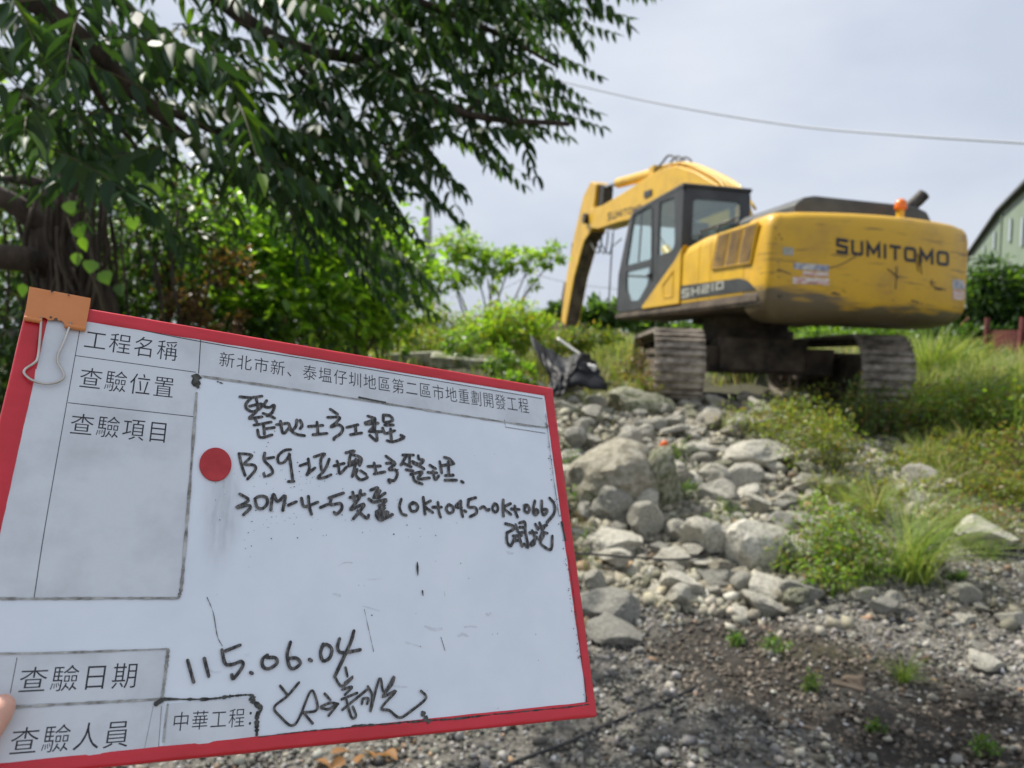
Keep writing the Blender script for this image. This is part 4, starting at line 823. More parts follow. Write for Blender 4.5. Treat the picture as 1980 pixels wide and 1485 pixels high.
SPECIAL = [  # px, py of the foot, width px, height px, material, label
 (1200, 985, 160, 108, 'rock_tan', 'largest pale boulder in the rubble, rounded and speckled, right of the board edge'),
 (1290, 990, 95, 125, 'rock_moss', 'upright moss-stained boulder beside the largest pale boulder'),
 (1190, 1010, 70, 66, 'rock_grey', 'smooth grey stone leaning in front of the largest boulder'),
 (1250, 1050, 60, 70, 'rock', 'upright blocky pale stone in front of the mossy boulder'),
 (1240, 812, 130, 52, 'rock_moss', 'flat yellowish stained slab lying just below the left track'),
 (1470, 918, 110, 62, 'rock', 'long pale angular slab lying on the upper middle of the rubble'),
 (1400, 975, 90, 50, 'rock', 'pale stone below the long angular slab'),
 (1385, 1085, 105, 85, 'rock', 'wide cracked pale boulder at the lower middle of the rubble'),
 (1470, 1115, 120, 90, 'rock', 'banded pale boulder right of the wide cracked boulder'),
 (1320, 1110, 95, 60, 'rock', 'low pale boulder left of the wide cracked boulder'),
 (1405, 1150, 90, 52, 'rock_grey', 'grey wedge-shaped stone at the foot of the rubble slope'),
 (1495, 1175, 100, 66, 'rock', 'tilted pale slab at the foot of the rubble slope, next to the gravel'),
 (1330, 1165, 80, 60, 'rock', 'rounded buff stone at the foot of the rubble slope'),
 (1180, 1085, 110, 55, 'rock', 'flat stone just under the black cable near the board'),
 (1175, 1215, 125, 62, 'rock_grey', 'dark grey boulder on the gravel touching the board edge'),
 (1180, 1255, 110, 52, 'rock_grey', 'greenish grey boulder below the dark boulder at the board edge'),
 (1873, 1172, 52, 36, 'rock', 'lone pale stone on the mossy gravel at right'),
 (1918, 1308, 78, 52, 'rock', 'large pale angular stone on the gravel at the right edge'),
 (1935, 1075, 105, 66, 'rock', 'weathered pale boulder by the weeds at the right edge'),
 (1675, 1165, 46, 22, 'rock', 'small flat pale stone on the gravel right of the shrub'),
 (1572, 1160, 50, 50, 'rock_grey', 'grey stone half under the leafy shrub'),
 (1965, 1215, 50, 36, 'rock', 'pale stone cut by the right side of the picture'),
 (1115, 740, 80, 62, 'rock_grey', 'grey block under the black plastic sheeting'),
 (1015, 690, 50, 55, 'concrete', 'grey broken concrete block on the bank left of the sheeting'),
 (1660, 1330, 44, 16, 'wood', 'flat brown stone half sunk in the dark soil'),
 (1545, 800, 60, 40, 'rock', 'pale stone between the tracks of the excavator'),
 (1460, 785, 46, 34, 'rock', 'rounded light stone near the left track'),
]
placed = []
for px, py, wp_, hp_, m, lab in SPECIAL:
    g = ground_at(px, py); k = g[1] / F; o = rock(g[0], g[1] + wp_ * k * .3, wp_ * k * .5, wp_ * k * .42, hp_ * k * .58, m, lab, sink=.28, rz=random.uniform(-.3, .3), mesh=14 if 'largest pale boulder in' in lab else 15 if 'smooth grey' in lab else None); placed.append((g[0], g[1] + wp_ * k * .3, wp_ * k * .45))
SLOPE = [(1060, 765), (1250, 768), (1400, 785), (1560, 780), (1480, 850), (1600, 905), (1680, 985), (1560, 1060), (1560, 1190), (1380, 1195), (1130, 1150), (1060, 1000)]
BAND2 = [(1620, 840), (1720, 850), (1850, 950), (1860, 1010), (1740, 1000), (1640, 930)]
RIGHTG = [(1560, 1120), (1980, 1000), (1980, 1360), (1800, 1280), (1600, 1200)]
def rp_try(poly, rlo, rhi, n, kind, lab, grp, tries, sep=.72, m=('rock', 'rock', 'rock', 'rock_grey', 'rock_tan', 'rock', 'rock_moss')):
    k = 0; rs = sorted([rlo + (rhi - rlo) * random.random() ** 2 for _ in range(n)], reverse=True)
    for r in rs:
        for _ in range(tries):
            x, y = random.uniform(.2, 6), random.uniform(3.2, 10)
            px, py, _f = proj((x, y, H(x, y)))
            if not inpoly(np.array(px), np.array(py), poly): continue
            if any((x - a) ** 2 + (y - b) ** 2 < (sep * (r + c)) ** 2 for a, b, c in placed): continue
            placed.append((x, y, r)); a = random.uniform(.75, 1.35)
            rock(x, y, r * a, r / a, r * random.uniform(.55, .95), random.choice(m), lab, grp, sink=random.uniform(-.1, .35), dz=random.choice([0, 0, .02, .05]) if kind == 0 and r > .05 else 0); k += 1; break
    return k
n1 = rp_try([(1060, 765), (1250, 768), (1400, 785), (1560, 780), (1480, 850), (1600, 905), (1400, 900), (1060, 860)], .038, .085, 80, 0, 'small pale broken stone in the upper rubble close to the tracks', 'small stones of the upper rubble', 200, .52, m=('rock', 'rock', 'rock_tan', 'rock_grey'))
n1 += rp_try(SLOPE, .062, .125, 205, 0, 'pale broken stone lying loose in the rubble slope below the excavator', 'stones of the rubble slope', 320, .50)
n2 = rp_try(BAND2, .04, .10, 36, 0, 'small light stone in the strip of rubble below the right track', 'stones below the right track', 260, m=('rock', 'rock', 'rock_grey'))
n3 = rp_try(RIGHTG, .02, .055, 30, 0, 'fist-sized pale stone scattered on the flat gravel at right', 'stones scattered on the gravel', 120, m=('rock', 'rock', 'rock_grey'))
print('ROCKS', n1, n2, n3)
# small rubble and gravel as ground cover
ico = bmesh.new(); bmesh.ops.create_icosphere(ico, subdivisions=1, radius=1); IV = np.array([q.co[:] for q in ico.verts]); IT = np.array([[q.index for q in f_.verts] for f_ in ico.faces]); ico.free()
def pebbles(name, P, r, col, label, mat_):
    n = len(P); var = [IV * (1 + .36 * rng.uniform(-1, 1, (12, 1))) + .16 * rng.uniform(-1, 1, (12, 3)) for _ in range(24)]; vi = rng.integers(0, 24, n); base = np.stack(var)[vi]
    s = np.stack([rng.uniform(.7, 1.4, n), rng.uniform(.7, 1.4, n), rng.uniform(.5, .9, n)], -1) * r[:, None]
    q = rng.normal(size=(n, 4)); q[:, 1:3] *= .4; q /= np.linalg.norm(q, axis=1, keepdims=True); w_, x_, y_, z_ = q.T
    R = np.stack([np.stack([1 - 2 * (y_ * y_ + z_ * z_), 2 * (x_ * y_ - z_ * w_), 2 * (x_ * z_ + y_ * w_)], -1), np.stack([2 * (x_ * y_ + z_ * w_), 1 - 2 * (x_ * x_ + z_ * z_), 2 * (y_ * z_ - x_ * w_)], -1), np.stack([2 * (x_ * z_ - y_ * w_), 2 * (y_ * z_ + x_ * w_), 1 - 2 * (x_ * x_ + y_ * y_)], -1)], 1)
    V = np.einsum('nij,nkj->nki', R, base * s[:, None, :]) + P[:, None, :]
    T = (IT[None] + 12 * np.arange(n)[:, None, None]).reshape(-1, 3)
    o = link(name, np_mesh(name, V.reshape(-1, 3), T, np.repeat(col, 12, 0)), M[mat_]); return tag(o, label, 'gravel', kind='stuff')
def greys(n, dark=0.0):
    g = .05 + .30 * rng.random(n) ** 1.3 ** 1.0; c = np.stack([g * rng.uniform(.98, 1.12, n), g, g * rng.uniform(.78, .97, n)], -1)
    wsel = rng.random(n) < .012; c[wsel] = .52; bsel = rng.random(n) < .03; c[bsel] = c[bsel] * np.array([1.2, .85, .6]); return c
def scatter(n, x0, x1, y0, y1, cond): 
    X = rng.uniform(x0, x1, n); Y = rng.uniform(y0, y1, n); Z = hgt(X, Y); px, py, fw = proj(np.stack([X, Y, Z], -1)); k = cond(X, Y, px, py); return X[k], Y[k], Z[k]
_, soilf, _ = ground_cols(np.zeros(1), np.ones(1), np.zeros(1))
def gcond(X, Y, px, py):
    _, so_, gr_ = ground_cols(X, Y, hgt(X, Y)); keep = (px > 60) & (px < 2300) & ((px > 900) | (py > 1380)) & (py < 1620)
    slope_ = inpoly(px, py, SLOPE); return keep & (rng.random(len(X)) > so_ * .93) & (rng.random(len(X)) > gr_ * .9) & ~(slope_ & (rng.random(len(X)) < .45))
X, Y, Z = scatter(62000, -1.9, 4.8, 2.05, 6.6, gcond)
keep = rng.random(len(X)) < np.clip(1.55 - Y * .2, .2, 1); X, Y, Z = X[keep], Y[keep], Z[keep]
r = rng.uniform(.0055, .013, len(X)) * (1 + .06 * (Y - 2.5)); big = rng.random(len(X)) < .07; r[big] *= 1.9
pebbles('gravel', np.stack([X, Y, Z + r * .35], -1), r, greys(len(X)), 'grey and buff crushed stone gravel covering the flat ground', 'pebble'); print('PEB', len(X))
X, Y, Z = scatter(30000, .2, 6, 3.6, 9.5, lambda X, Y, px, py: inpoly(px, py, SLOPE) | (inpoly(px, py, BAND2)) | ((rng.random(len(X)) < .05) & (px > 1080) & (py > 850)))
r = .014 + .040 * rng.random(len(X)) ** 2.0; c = greys(len(X)) * np.array([1.0, .97, .84]) + np.array([.09, .085, .065])
pebbles('rubble', np.stack([X, Y, Z + r * .4], -1), r, c, 'small pale rubble chips filling the gaps between the stones', 'pebble'); print('RUB', len(X))

def soilc(X, Y, px, py): _, so_, _g = ground_cols(X, Y, hgt(X, Y)); return rng.random(len(X)) < so_
X, Y, Z = scatter(26000, .2, 4.5, 2.2, 4.6, soilc); r = .003 + .013 * rng.random(len(X)) ** 2.5
c = np.array([.075, .062, .048]) * rng.uniform(.5, 2.0, (len(X), 1)); k = rng.random(len(X)) < .12; c[k] = c[k] * 2.4
pebbles('soil_crumbs', np.stack([X, Y, Z + r * .3], -1), r, c, 'dark brown crumbs of soil and litter between the gravel patches', 'pebble')
# ------------------------------------------------------------------ vegetation helpers
LT = np.array([[0, 0, 0], [-.36, .16, .07], [.36, .16, .07], [0, .17, 0], [-.44, .40, .08], [.44, .40, .08], [0, .42, -.01], [-.28, .70, .04], [.28, .70, .04], [0, .72, -.045], [0, 1, -.11]])
LF = np.array([[0, 2, 3], [0, 3, 1], [3, 2, 5], [3, 5, 6], [3, 6, 4], [3, 4, 1], [6, 5, 8], [6, 8, 9], [6, 9, 7], [6, 7, 4], [9, 8, 10], [9, 10, 7]])
ST = np.array([[0, 0, 0], [-.38, .45, .08], [.38, .45, .08], [0, 1, -.05]]); SF = np.array([[0, 2, 3], [0, 3, 1]])
def leaves(P, D, Nrm, ln_, wd_, col, simple=False):
    """leaf blades: base points P, directions D, rough normals Nrm"""
    D = D / np.linalg.norm(D, axis=1, keepdims=True); X_ = np.cross(D, Nrm); X_ /= np.linalg.norm(X_, axis=1, keepdims=True) + 1e-9; Z_ = np.cross(X_, D)
    t, f_ = (ST, SF) if simple else (LT, LF); n, m = len(P), len(t); wd_ = wd_ * rng.uniform(.75, 1.2, n); cu = rng.uniform(-.3, 1.8, n)
    V = P[:, None] + X_[:, None] * (t[None, :, 0, None] * wd_[:, None, None]) + D[:, None] * (t[None, :, 1, None] * ln_[:, None, None]) + Z_[:, None] * (t[None, :, 2, None] * (ln_ * cu)[:, None, None])
    return V.reshape(-1, 3), (f_[None] + m * np.arange(n)[:, None, None]).reshape(-1, 3), np.repeat(col, m, 0)
def palette(n, cols, var=.25):
    c = np.array(cols)[rng.integers(0, len(cols), n)]; return c * rng.uniform(1 - var, 1 + var, (n, 1))
def rdir(n): q = rng.normal(size=(n, 3)); return q / np.linalg.norm(q, axis=1, keepdims=True)
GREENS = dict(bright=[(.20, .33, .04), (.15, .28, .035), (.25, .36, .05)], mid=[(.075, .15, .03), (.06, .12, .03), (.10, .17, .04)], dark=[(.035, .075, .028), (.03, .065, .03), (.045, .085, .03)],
              yellow=[(.25, .30, .045), (.17, .26, .04), (.28, .24, .05)], olive=[(.14, .17, .05), (.19, .20, .07), (.24, .17, .07), (.10, .16, .04)], dead=[(.18, .10, .05), (.12, .07, .04), (.22, .14, .08)])
def crown_mesh(name, blobs, n, size, cols, simple=True, aspect=.42, shell=.55, clump=0.0):
    """blobs: (centre, (rx,ry,rz), weight)"""
    wts = np.array([b[2] for b in blobs], float); wts /= wts.sum(); cnt = rng.multinomial(n, wts); Ps = []; Ns = []
    for (c, r, _), k in zip(blobs, cnt):
        d = rdir(k); rad = (shell + (1 - shell) * rng.random(k)) ** .7 * (1 + .25 * np.sin(d[:, 0] * 7 + d[:, 2] * 5 + c[0]) * np.cos(d[:, 1] * 6 + c[1]))
        if clump:   # gather leaves round twig ends
            tw = max(4, k // 26); td = rdir(tw); tr = (.35 + .75 * rng.random(tw)); ti = rng.integers(0, tw, k)
            p = td[ti] * tr[ti, None] + rng.normal(size=(k, 3)) * clump; d = td[ti] * .6 + rdir(k) * .6; Ps.append(np.array(c) + p * np.array(r)); Ns.append(d)
        else: Ps.append(np.array(c) + d * rad[:, None] * np.array(r)); Ns.append(d + rdir(k) * .7)
    P = np.concatenate(Ps); D = np.concatenate(Ns); D[:, 2] -= .25; nr = rdir(len(P)) * .7 + np.array([0, 0, 1]); s = size * rng.uniform(.65, 1.3, len(P))
    V, T, C = leaves(P, D, nr, s, s * aspect * 1.3, palette(len(P), cols), simple); return np_mesh(name, V, T, C)
def stems(mb, root, blobs, r0, k=3):
    root = np.array(root)
    for c, r, _ in blobs:
        c = np.array(c); mid = root * .45 + c * .55 + rng.normal(size=3) * .12 * np.linalg.norm(c - root) * .6; mid[2] = max(mid[2], root[2] + .05)
        mb.tube(smooth_pts([root, mid, c], 4), list(np.linspace(r0, r0 * .35, 9)), 7)
        for _ in range(k):
            e_ = c + rdir(1)[0] * np.array(r) * .8; mb.tube([c * .6 + mid * .4, c * .5 + e_ * .5 + rng.normal(size=3) * .03, e_], [r0 * .35, r0 * .22, r0 * .1], 5)
def plant(name, label, cat, pb, n, size, cols, root=None, stem=.02, leaf='leaf', simple=True, group=None, clump=.16, aspect=.42, crown='foliage', trunk='stem', shell=.5, k=3, low=False):
    blobs = []
    for b in pb:
        px, py, d, rx, ry = b[:5]
        if low: d = ground_at(px, py + ry * .75)[1]
        c = at(px, py, d); s = d / F; dep = b[5] if len(b) > 5 else (rx + ry) * .5
        blobs.append((c, (rx * s, dep * s, ry * s), rx * ry * dep ** .5))
    if root is None:
        c = blobs[0][0]; root = (c[0], c[1], H(c[0], c[1]) - .03)
    e_ = empty(name, root); tag(e_, label, cat, group)
    o = link(crown, crown_mesh(crown, blobs, n, size, cols, simple, clump=clump, aspect=aspect, shell=shell), M[leaf], e_); o.matrix_parent_inverse = Matrix.Translation(-Vector(root))
    mb = MB(); stems(mb, root, blobs, stem, k); o = mb.build(trunk, M['bark'] if stem > .03 else M['twig'], e_, smooth=True); o.matrix_parent_inverse = Matrix.Translation(-Vector(root)); return e_
def blades(B0, h, wdt, lean, az, cols, var=.25):
    n = len(B0); ts = np.array([0, .35, .7, 1.0]); dv = np.stack([np.cos(az), np.sin(az), np.zeros(n)], -1); sd_ = np.stack([-np.sin(az), np.cos(az), np.zeros(n)], -1)
    tw = rng.uniform(-1.2, 1.2, n); sd_ = sd_ * np.cos(tw)[:, None] + dv * np.sin(tw)[:, None]
    V = np.zeros((n, 7, 3)); wv = [1, .85, .55]
    for i, t in enumerate(ts):
        c = B0 + dv * (lean * h * t ** 2)[:, None]; c[:, 2] += h * (t - .42 * np.clip(lean, 0, 1.4) * t ** 2)
        if i < 3:
            V[:, 2 * i] = c - sd_ * (wdt * wv[i])[:, None]; V[:, 2 * i + 1] = c + sd_ * (wdt * wv[i])[:, None]
        else: V[:, 6] = c
    f_ = np.array([[0, 1, 3], [0, 3, 2], [2, 3, 5], [2, 5, 4], [4, 5, 6]]); T = (f_[None] + 7 * np.arange(n)[:, None, None]).reshape(-1, 3)
    return V.reshape(-1, 3), T, np.repeat(palette(n, cols, var), 7, 0)
def clump(name, label, px, py, hpx, spread, n, cols, lean=(.3, 1.2), bw=.005, group=None, rad=.06, cat='grass clump', bias=None):
    g = ground_at(px, py); h = hpx * g[1] / F; a = rng.uniform(0, 2 * PI, n); r = rng.uniform(0, rad, n) * (h / .4)
    B0 = np.stack([g[0] + r * np.cos(a), g[1] + r * np.sin(a), np.zeros(n)], -1); B0[:, 2] = hgt(B0[:, 0], B0[:, 1]) - .01
    az = a + rng.uniform(-.8, .8, n)
    if bias is not None: az = np.where(rng.random(n) < .5, bias + rng.normal(size=n) * .5, az)
    V, T, C = blades(B0, h * rng.uniform(.45, 1.1, n) * 1.15, np.full(n, bw) * rng.uniform(.6, 1.3, n), rng.uniform(*lean, n) * spread, az, cols)
    o = link(name, np_mesh(name, V, T, C), M['grass']); return tag(o, label, cat, group)
GY = [(.26, .33, .09), (.20, .29, .06), (.33, .36, .13), (.15, .24, .05)]; GDRY = [(.36, .32, .17), (.28, .27, .12), (.20, .25, .08), (.42, .38, .24)]

# ------------------------------------------------------------------ overhanging tree, branches and fronds in the upper left
tree = empty('tree', (-3.0, 2.3, H(-3, 2.3)))
tag(tree, 'leafy tree with long feathery dark green fronds overhanging the top left', 'tree')
TI = Matrix.Translation(-Vector(tree.location))
LIMBS = [[(-420, 500, 2.3), (-330, 0, 2.3), (-100, -60, 2.3), (120, 40, 2.4), (270, 190, 2.7), (400, 300, 3.1)],
 [(-330, 0, 2.3), (0, -300, 2.6), (350, -60, 3.0), (540, 80, 3.3), (720, 125, 3.6), (900, 220, 4.0), (1100, 240, 4.4)],
 [(540, 80, 3.3), (640, 200, 3.5), (760, 290, 3.8), (870, 350, 4.0)],
 [(350, -60, 3.0), (700, -30, 3.6), (950, 60, 4.1), (1080, 130, 4.4)], [(700, -30, 3.6), (950, -40, 4.0), (1150, 0, 4.4)],
 [(270, 190, 2.7), (430, 260, 3.2), (580, 330, 3.6), (720, 400, 4.0)], [(640, 200, 3.5), (700, 300, 3.9), (740, 380, 4.1), (700, 470, 4.5), (735, 545, 4.6)], [(120, 40, 2.4), (200, 200, 2.7), (300, 330, 3.1)], [(900, 220, 4.0), (980, 150, 4.2), (1060, 130, 4.4)]]
mb = MB(); r0 = [.055, .05, .022, .03, .02, .02, .014, .018, .014]
for li, rr in zip(LIMBS, r0):
    pts = smooth_pts([at(*p) for p in li], 5); mb.tube(pts, list(np.linspace(rr, rr * .3, len(pts))), 9)
mb.tube(smooth_pts([(-3.0, 2.3, H(-3, 2.3) - .05), (-2.95, 2.25, 1.0), at(-420, 500, 2.3), at(-330, 0, 2.3)], 5), list(np.linspace(.13, .055, 16)), 12)
o = mb.build('trunk', M['bark'], tree, smooth=True); o.matrix_parent_inverse = TI
FV = []; FT = []; FC = []; nf = 0; rach = MB()
def frond(base, d, length, pairs, ll, cols, droop=.5):
    global nf
    d = np.array(d, float); d /= np.linalg.norm(d); side = np.cross(d, [0, 0, 1]); side /= np.linalg.norm(side) + 1e-9
    pts = []
    for i in range(7):
        t = i / 6; pts.append(np.array(base) + d * length * t + np.array([0, 0, -droop * length * t * t * .45]))
    rach.tube(pts, list(np.linspace(.0028, .001, 7)), 4, cap=False)
    P = []; D = []; Nn_ = []; Ls = []
    for i in range(pairs):
        t = (i + .9) / pairs; k = t * 6; a = int(min(k, 5)); p = pts[a] * (1 - (k - a)) + pts[a + 1] * (k - a); tg = pts[a + 1] - pts[a]; tg /= np.linalg.norm(tg)
        for s in (-1, 1):
            P.append(p); ang = random.uniform(.55, .95); D.append(tg * random.uniform(.25, .5) + side * s * ang * random.uniform(.45, .9) + np.array([0, 0, -random.uniform(.15, .95)])); Nn_.append(side * s * .8 + np.array([0, 0, .8]) + rng.normal(size=3) * .15)
            Ls.append(ll * (1.0 - .55 * abs(t - .35) ** 1.2) * random.uniform(.85, 1.1))
    P.append(pts[-1]); D.append(pts[-1] - pts[-2]); Nn_.append(np.array([0, 0, 1.])); Ls.append(ll * .7)
    Ls = np.array(Ls); V, T, C = leaves(np.array(P), np.array(D), np.array(Nn_), Ls, Ls * .36, palette(len(P), cols, .3)); FV.append(V); FT.append(T + nf); FC.append(C); nf += len(V)
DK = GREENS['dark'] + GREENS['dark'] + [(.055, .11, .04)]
# fronds whose tips make the outline: (base px, py) -> (tip px, py), depth
for b0, t0, d_, ll in [((1080, -30), (1262, -8), 4.4, .085), ((1000, 20), (1180, 62), 4.4, .085), ((960, 60), (1150, 142), 4.3, .085), ((1000, 110), (1120, 185), 4.4, .08), ((960, 165), (1150, 215), 4.3, .085),
    ((1000, 200), (1160, 245), 4.4, .085), ((900, 190), (1080, 262), 4.2, .085), ((860, 180), (960, 290), 4.1, .085), ((850, 240), (1002, 350), 4.1, .09), ((780, 240), (890, 365), 4.0, .09), ((740, 280), (880, 420), 4.0, .09), ((700, 320), (800, 450), 4.0, .09),
    ((640, 300), (760, 440), 3.8, .09), ((690, 420), (830, 545), 4.3, .085), ((640, 420), (790, 560), 4.3, .085), ((560, 330), (690, 470), 3.7, .09), ((500, 320), (620, 460), 3.6, .09), ((900, 20), (1080, 60), 4.2, .085), ((1090, -50), (1240, -40), 4.3, .085), ((900, 80), (1040, 150), 4.2, .085), ((1010, 5), (1215, 32), 4.5, .08), ((690, 480), (838, 555), 4.6, .08), ((680, 500), (830, 600), 4.6, .085), ((650, 470), (760, 600), 4.5, .085), ((690, 440), (800, 520), 4.5, .08), ((600, 400), (720, 520), 4.2, .09)]:
    a, b = at(*b0, d_), at(*t0, d_ + random.uniform(-.15, .2)); L_ = np.linalg.norm(b - a); dd = (b - a) / L_; dd[2] += .11
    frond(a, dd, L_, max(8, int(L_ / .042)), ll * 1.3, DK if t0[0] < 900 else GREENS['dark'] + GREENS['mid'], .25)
CAN = [(-60, -120), (1150, -120), (1100, 0), (980, 80), (1010, 190), (960, 240), (840, 280), (770, 340), (640, 400), (520, 390), (420, 330), (300, 300), (150, 290), (-60, 250)]
k = 0
while k < 350:
    px, py = random.uniform(-60, 1180), random.uniform(-120, 410)
    if not inpoly(np.array(px), np.array(py), CAN): continue
    if px < 500 and random.random() < .35: continue
    d_ = 1.75 + max(px, 0) / 1000 * 2.3 + random.uniform(-.15, .9); k += 1
    if px < 450: d_ += random.uniform(0, 1.0)
    ang = random.gauss(.35, .5); hd = random.gauss(0, 1.1); nearleaf = px < 520 and random.random() < .6
    if nearleaf: d_ = max(2.0, d_ - .2); dd = (math.cos(ang) * math.cos(hd), math.sin(hd), -math.sin(ang) * .6)
    frond(at(px, py, d_), dd, random.uniform(.32, .55), random.randint(5, 8) if nearleaf else random.randint(6, 9), random.uniform(.105, .15) if nearleaf else random.uniform(.10, .145), DK + (GREENS['mid'] + GREENS['bright'][:1] if random.random() < .22 else []), random.uniform(.3, .7))  # some fronds coloured brighter, backlight put into their greens
# a few larger near leaves at the left edge
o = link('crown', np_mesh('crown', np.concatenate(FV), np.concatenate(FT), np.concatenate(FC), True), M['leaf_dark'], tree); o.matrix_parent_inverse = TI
o = tag(rach.build('rachis', M['twig'], tree), kind='stuff'); o.matrix_parent_inverse = TI

# ------------------------------------------------------------------ old trunk with hanging roots, branches
ot = empty('old_tree', tuple(at(170, 900, 4.4))); ot.location.z = H(ot.location.x, ot.location.y); OI = Matrix.Translation(-Vector(ot.location))
tag(ot, 'dark old tree stump wrapped in hanging roots, with a bare limb at the left edge', 'tree')
mb = MB(); q = ot.location
mb.tube(smooth_pts([(q.x, q.y, q.z - .05), at(165, 700, 4.4), at(150, 560, 4.4), at(110, 470, 4.4), at(120, 380, 4.5), at(170, 300, 4.6)], 5), list(np.linspace(.26, .09, 26)), 14)
mb.tube(smooth_pts([at(150, 470, 4.4), at(70, 425, 4.3), at(0, 380, 4.2), at(-200, 300, 4.0)], 5), list(np.linspace(.075, .05, 16)), 10)
mb.tube(smooth_pts([at(100, 520, 4.3), at(40, 500, 4.1), at(-150, 490, 3.9)], 5), list(np.linspace(.075, .07, 11)), 12)
mb.tube(smooth_pts([at(120, 380, 4.5), at(60, 350, 4.4), at(10, 345, 4.4)], 4), list(np.linspace(.05, .02, 9)), 8)
o = mb.build('trunk', M['bark'], ot, smooth=True); o.matrix_parent_inverse = OI
mb = MB()
for i in range(90):
    px = random.gauss(140, 60); y0 = random.uniform(330, 520); y1 = y0 + random.uniform(120, 420); d_ = random.uniform(4.0, 4.5); mb.tube(smooth_pts([at(px, y0, d_), at(px + random.uniform(-25, 25), (y0 + y1) / 2, d_), at(px + random.uniform(-45, 45), y1, d_)], 4), random.uniform(.004, .014), 5)
o = mb.build('hanging_roots', M['bark'], ot, smooth=True); o.matrix_parent_inverse = OI
mb = MB()
# vine with heart leaves
pts = [at(130, 420, 4.0), at(150, 480, 3.9), at(180, 540, 3.9), at(200, 600, 3.9)]
vine = empty('vine', tuple(pts[-1])); tag(vine, 'climbing vine with bright heart-shaped leaves on the dark stump', 'vine'); VI = Matrix.Translation(-Vector(vine.location))
o = MB().tube(smooth_pts(pts, 4), .004, 5).build('stem', M['twig'], vine); o.matrix_parent_inverse = VI
lp = [(135, 400), (150, 448), (148, 500), (180, 515), (200, 535), (280, 305), (300, 365), (255, 430), (92, 285), (70, 300), (160, 470), (230, 560), (45, 560)]
P = np.array([at(a, b - 12, random.uniform(3.4, 3.9)) for a, b in lp]); n_ = len(P)
V, T, C = leaves(P, rdir(n_) * .3 + np.array([0, -.1, -1]), np.tile([0, -1, .3], (n_, 1)) + rdir(n_) * .2, np.full(n_, .075), np.full(n_, .085), palette(n_, GREENS['bright'][1:2] + GREENS['mid']))
o = link('foliage', np_mesh('foliage', V, T, C), M['leaf'], vine); o.matrix_parent_inverse = VI

# ------------------------------------------------------------------ shrubs and small trees
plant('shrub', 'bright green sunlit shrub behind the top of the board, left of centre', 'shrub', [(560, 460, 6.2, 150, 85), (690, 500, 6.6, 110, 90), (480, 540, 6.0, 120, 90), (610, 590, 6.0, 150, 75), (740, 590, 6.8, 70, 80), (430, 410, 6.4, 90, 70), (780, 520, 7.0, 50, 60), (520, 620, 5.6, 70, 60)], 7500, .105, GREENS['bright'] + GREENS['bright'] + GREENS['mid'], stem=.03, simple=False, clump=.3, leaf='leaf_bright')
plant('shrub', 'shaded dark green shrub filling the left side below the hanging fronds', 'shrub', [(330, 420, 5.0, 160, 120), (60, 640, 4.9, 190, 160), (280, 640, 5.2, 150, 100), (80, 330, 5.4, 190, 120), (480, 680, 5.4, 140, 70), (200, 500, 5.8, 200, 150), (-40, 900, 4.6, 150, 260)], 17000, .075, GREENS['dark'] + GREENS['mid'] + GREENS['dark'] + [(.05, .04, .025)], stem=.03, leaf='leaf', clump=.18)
plant('dead_shrub', 'patch of withered brown leaves between the dark and the bright shrub', 'dead shrub', [(410, 520, 5.1, 60, 50), (350, 590, 4.9, 70, 50), (450, 610, 5.2, 35, 30)], 700, .07, GREENS['dead'], clump=.2)
plant('tree', 'tall dark tree mass closing the view behind the left shrubs', 'tree', [(60, 430, 10, 300, 190), (420, 470, 11, 250, 110), (300, 600, 10, 380, 160), (620, 480, 12, 120, 80)], 13000, .13, GREENS['mid'] + GREENS['dark'] + GREENS['bright'], stem=.10, clump=.14, crown='crown', trunk='trunk')
plant('slender_tree', 'thin young tree with airy light green tufts right of the utility pole', 'tree', [(885, 475, 12, 38, 36), (872, 535, 12, 42, 26), (955, 500, 12, 34, 26), (990, 505, 12, 26, 22), (1030, 500, 12, 36, 16), (1070, 497, 12, 28, 20), (915, 505, 12, 28, 22), (1025, 552, 12, 15, 8), (945, 540, 12, 18, 22)], 2600, .11, GREENS['bright'] + GREENS['yellow'][:1], root=tuple([*at(930, 640, 12)[:2], 1.2]), stem=.022, clump=.22, k=2, crown='crown', trunk='trunk', leaf='leaf_bright')
plant('shrub', 'yellow green bush on the bank just left of the bucket', 'shrub', [(985, 625, 9.5, 75, 45), (950, 650, 9.2, 60, 35), (1020, 655, 9.2, 45, 30)], 4200, .075, GREENS['yellow'] + GREENS['bright'], stem=.015, leaf='leaf_bright')
plant('shrub', 'low mixed weeds on the bank above the middle of the board', 'shrub', [(800, 600, 10.5, 70, 34), (870, 625, 10.2, 70, 30), (750, 650, 9.5, 60, 30), (830, 665, 9.0, 90, 26), (700, 690, 8.4, 60, 22)], 5200, .07, GREENS['olive'] + GREENS['bright'] + GREENS['yellow'], stem=.012)
plant('creeper', 'leafy green creeper between the concrete blocks and the black sheeting', 'creeper', [(900, 670, 8.4, 40, 30), (965, 700, 8.0, 40, 30), (1020, 735, 7.7, 26, 22), (985, 745, 7.5, 40, 22)], 1700, .07, GREENS['bright'] + GREENS['mid'], stem=.01, leaf='leaf_bright')
plant('shrub', 'hanging green shrub against the dark hollow left of the bank', 'shrub', [(740, 480, 7.4, 35, 70), (700, 560, 7.4, 50, 60), (660, 640, 7.2, 80, 50)], 3600, .075, GREENS['mid'] + GREENS['dark'], stem=.015)
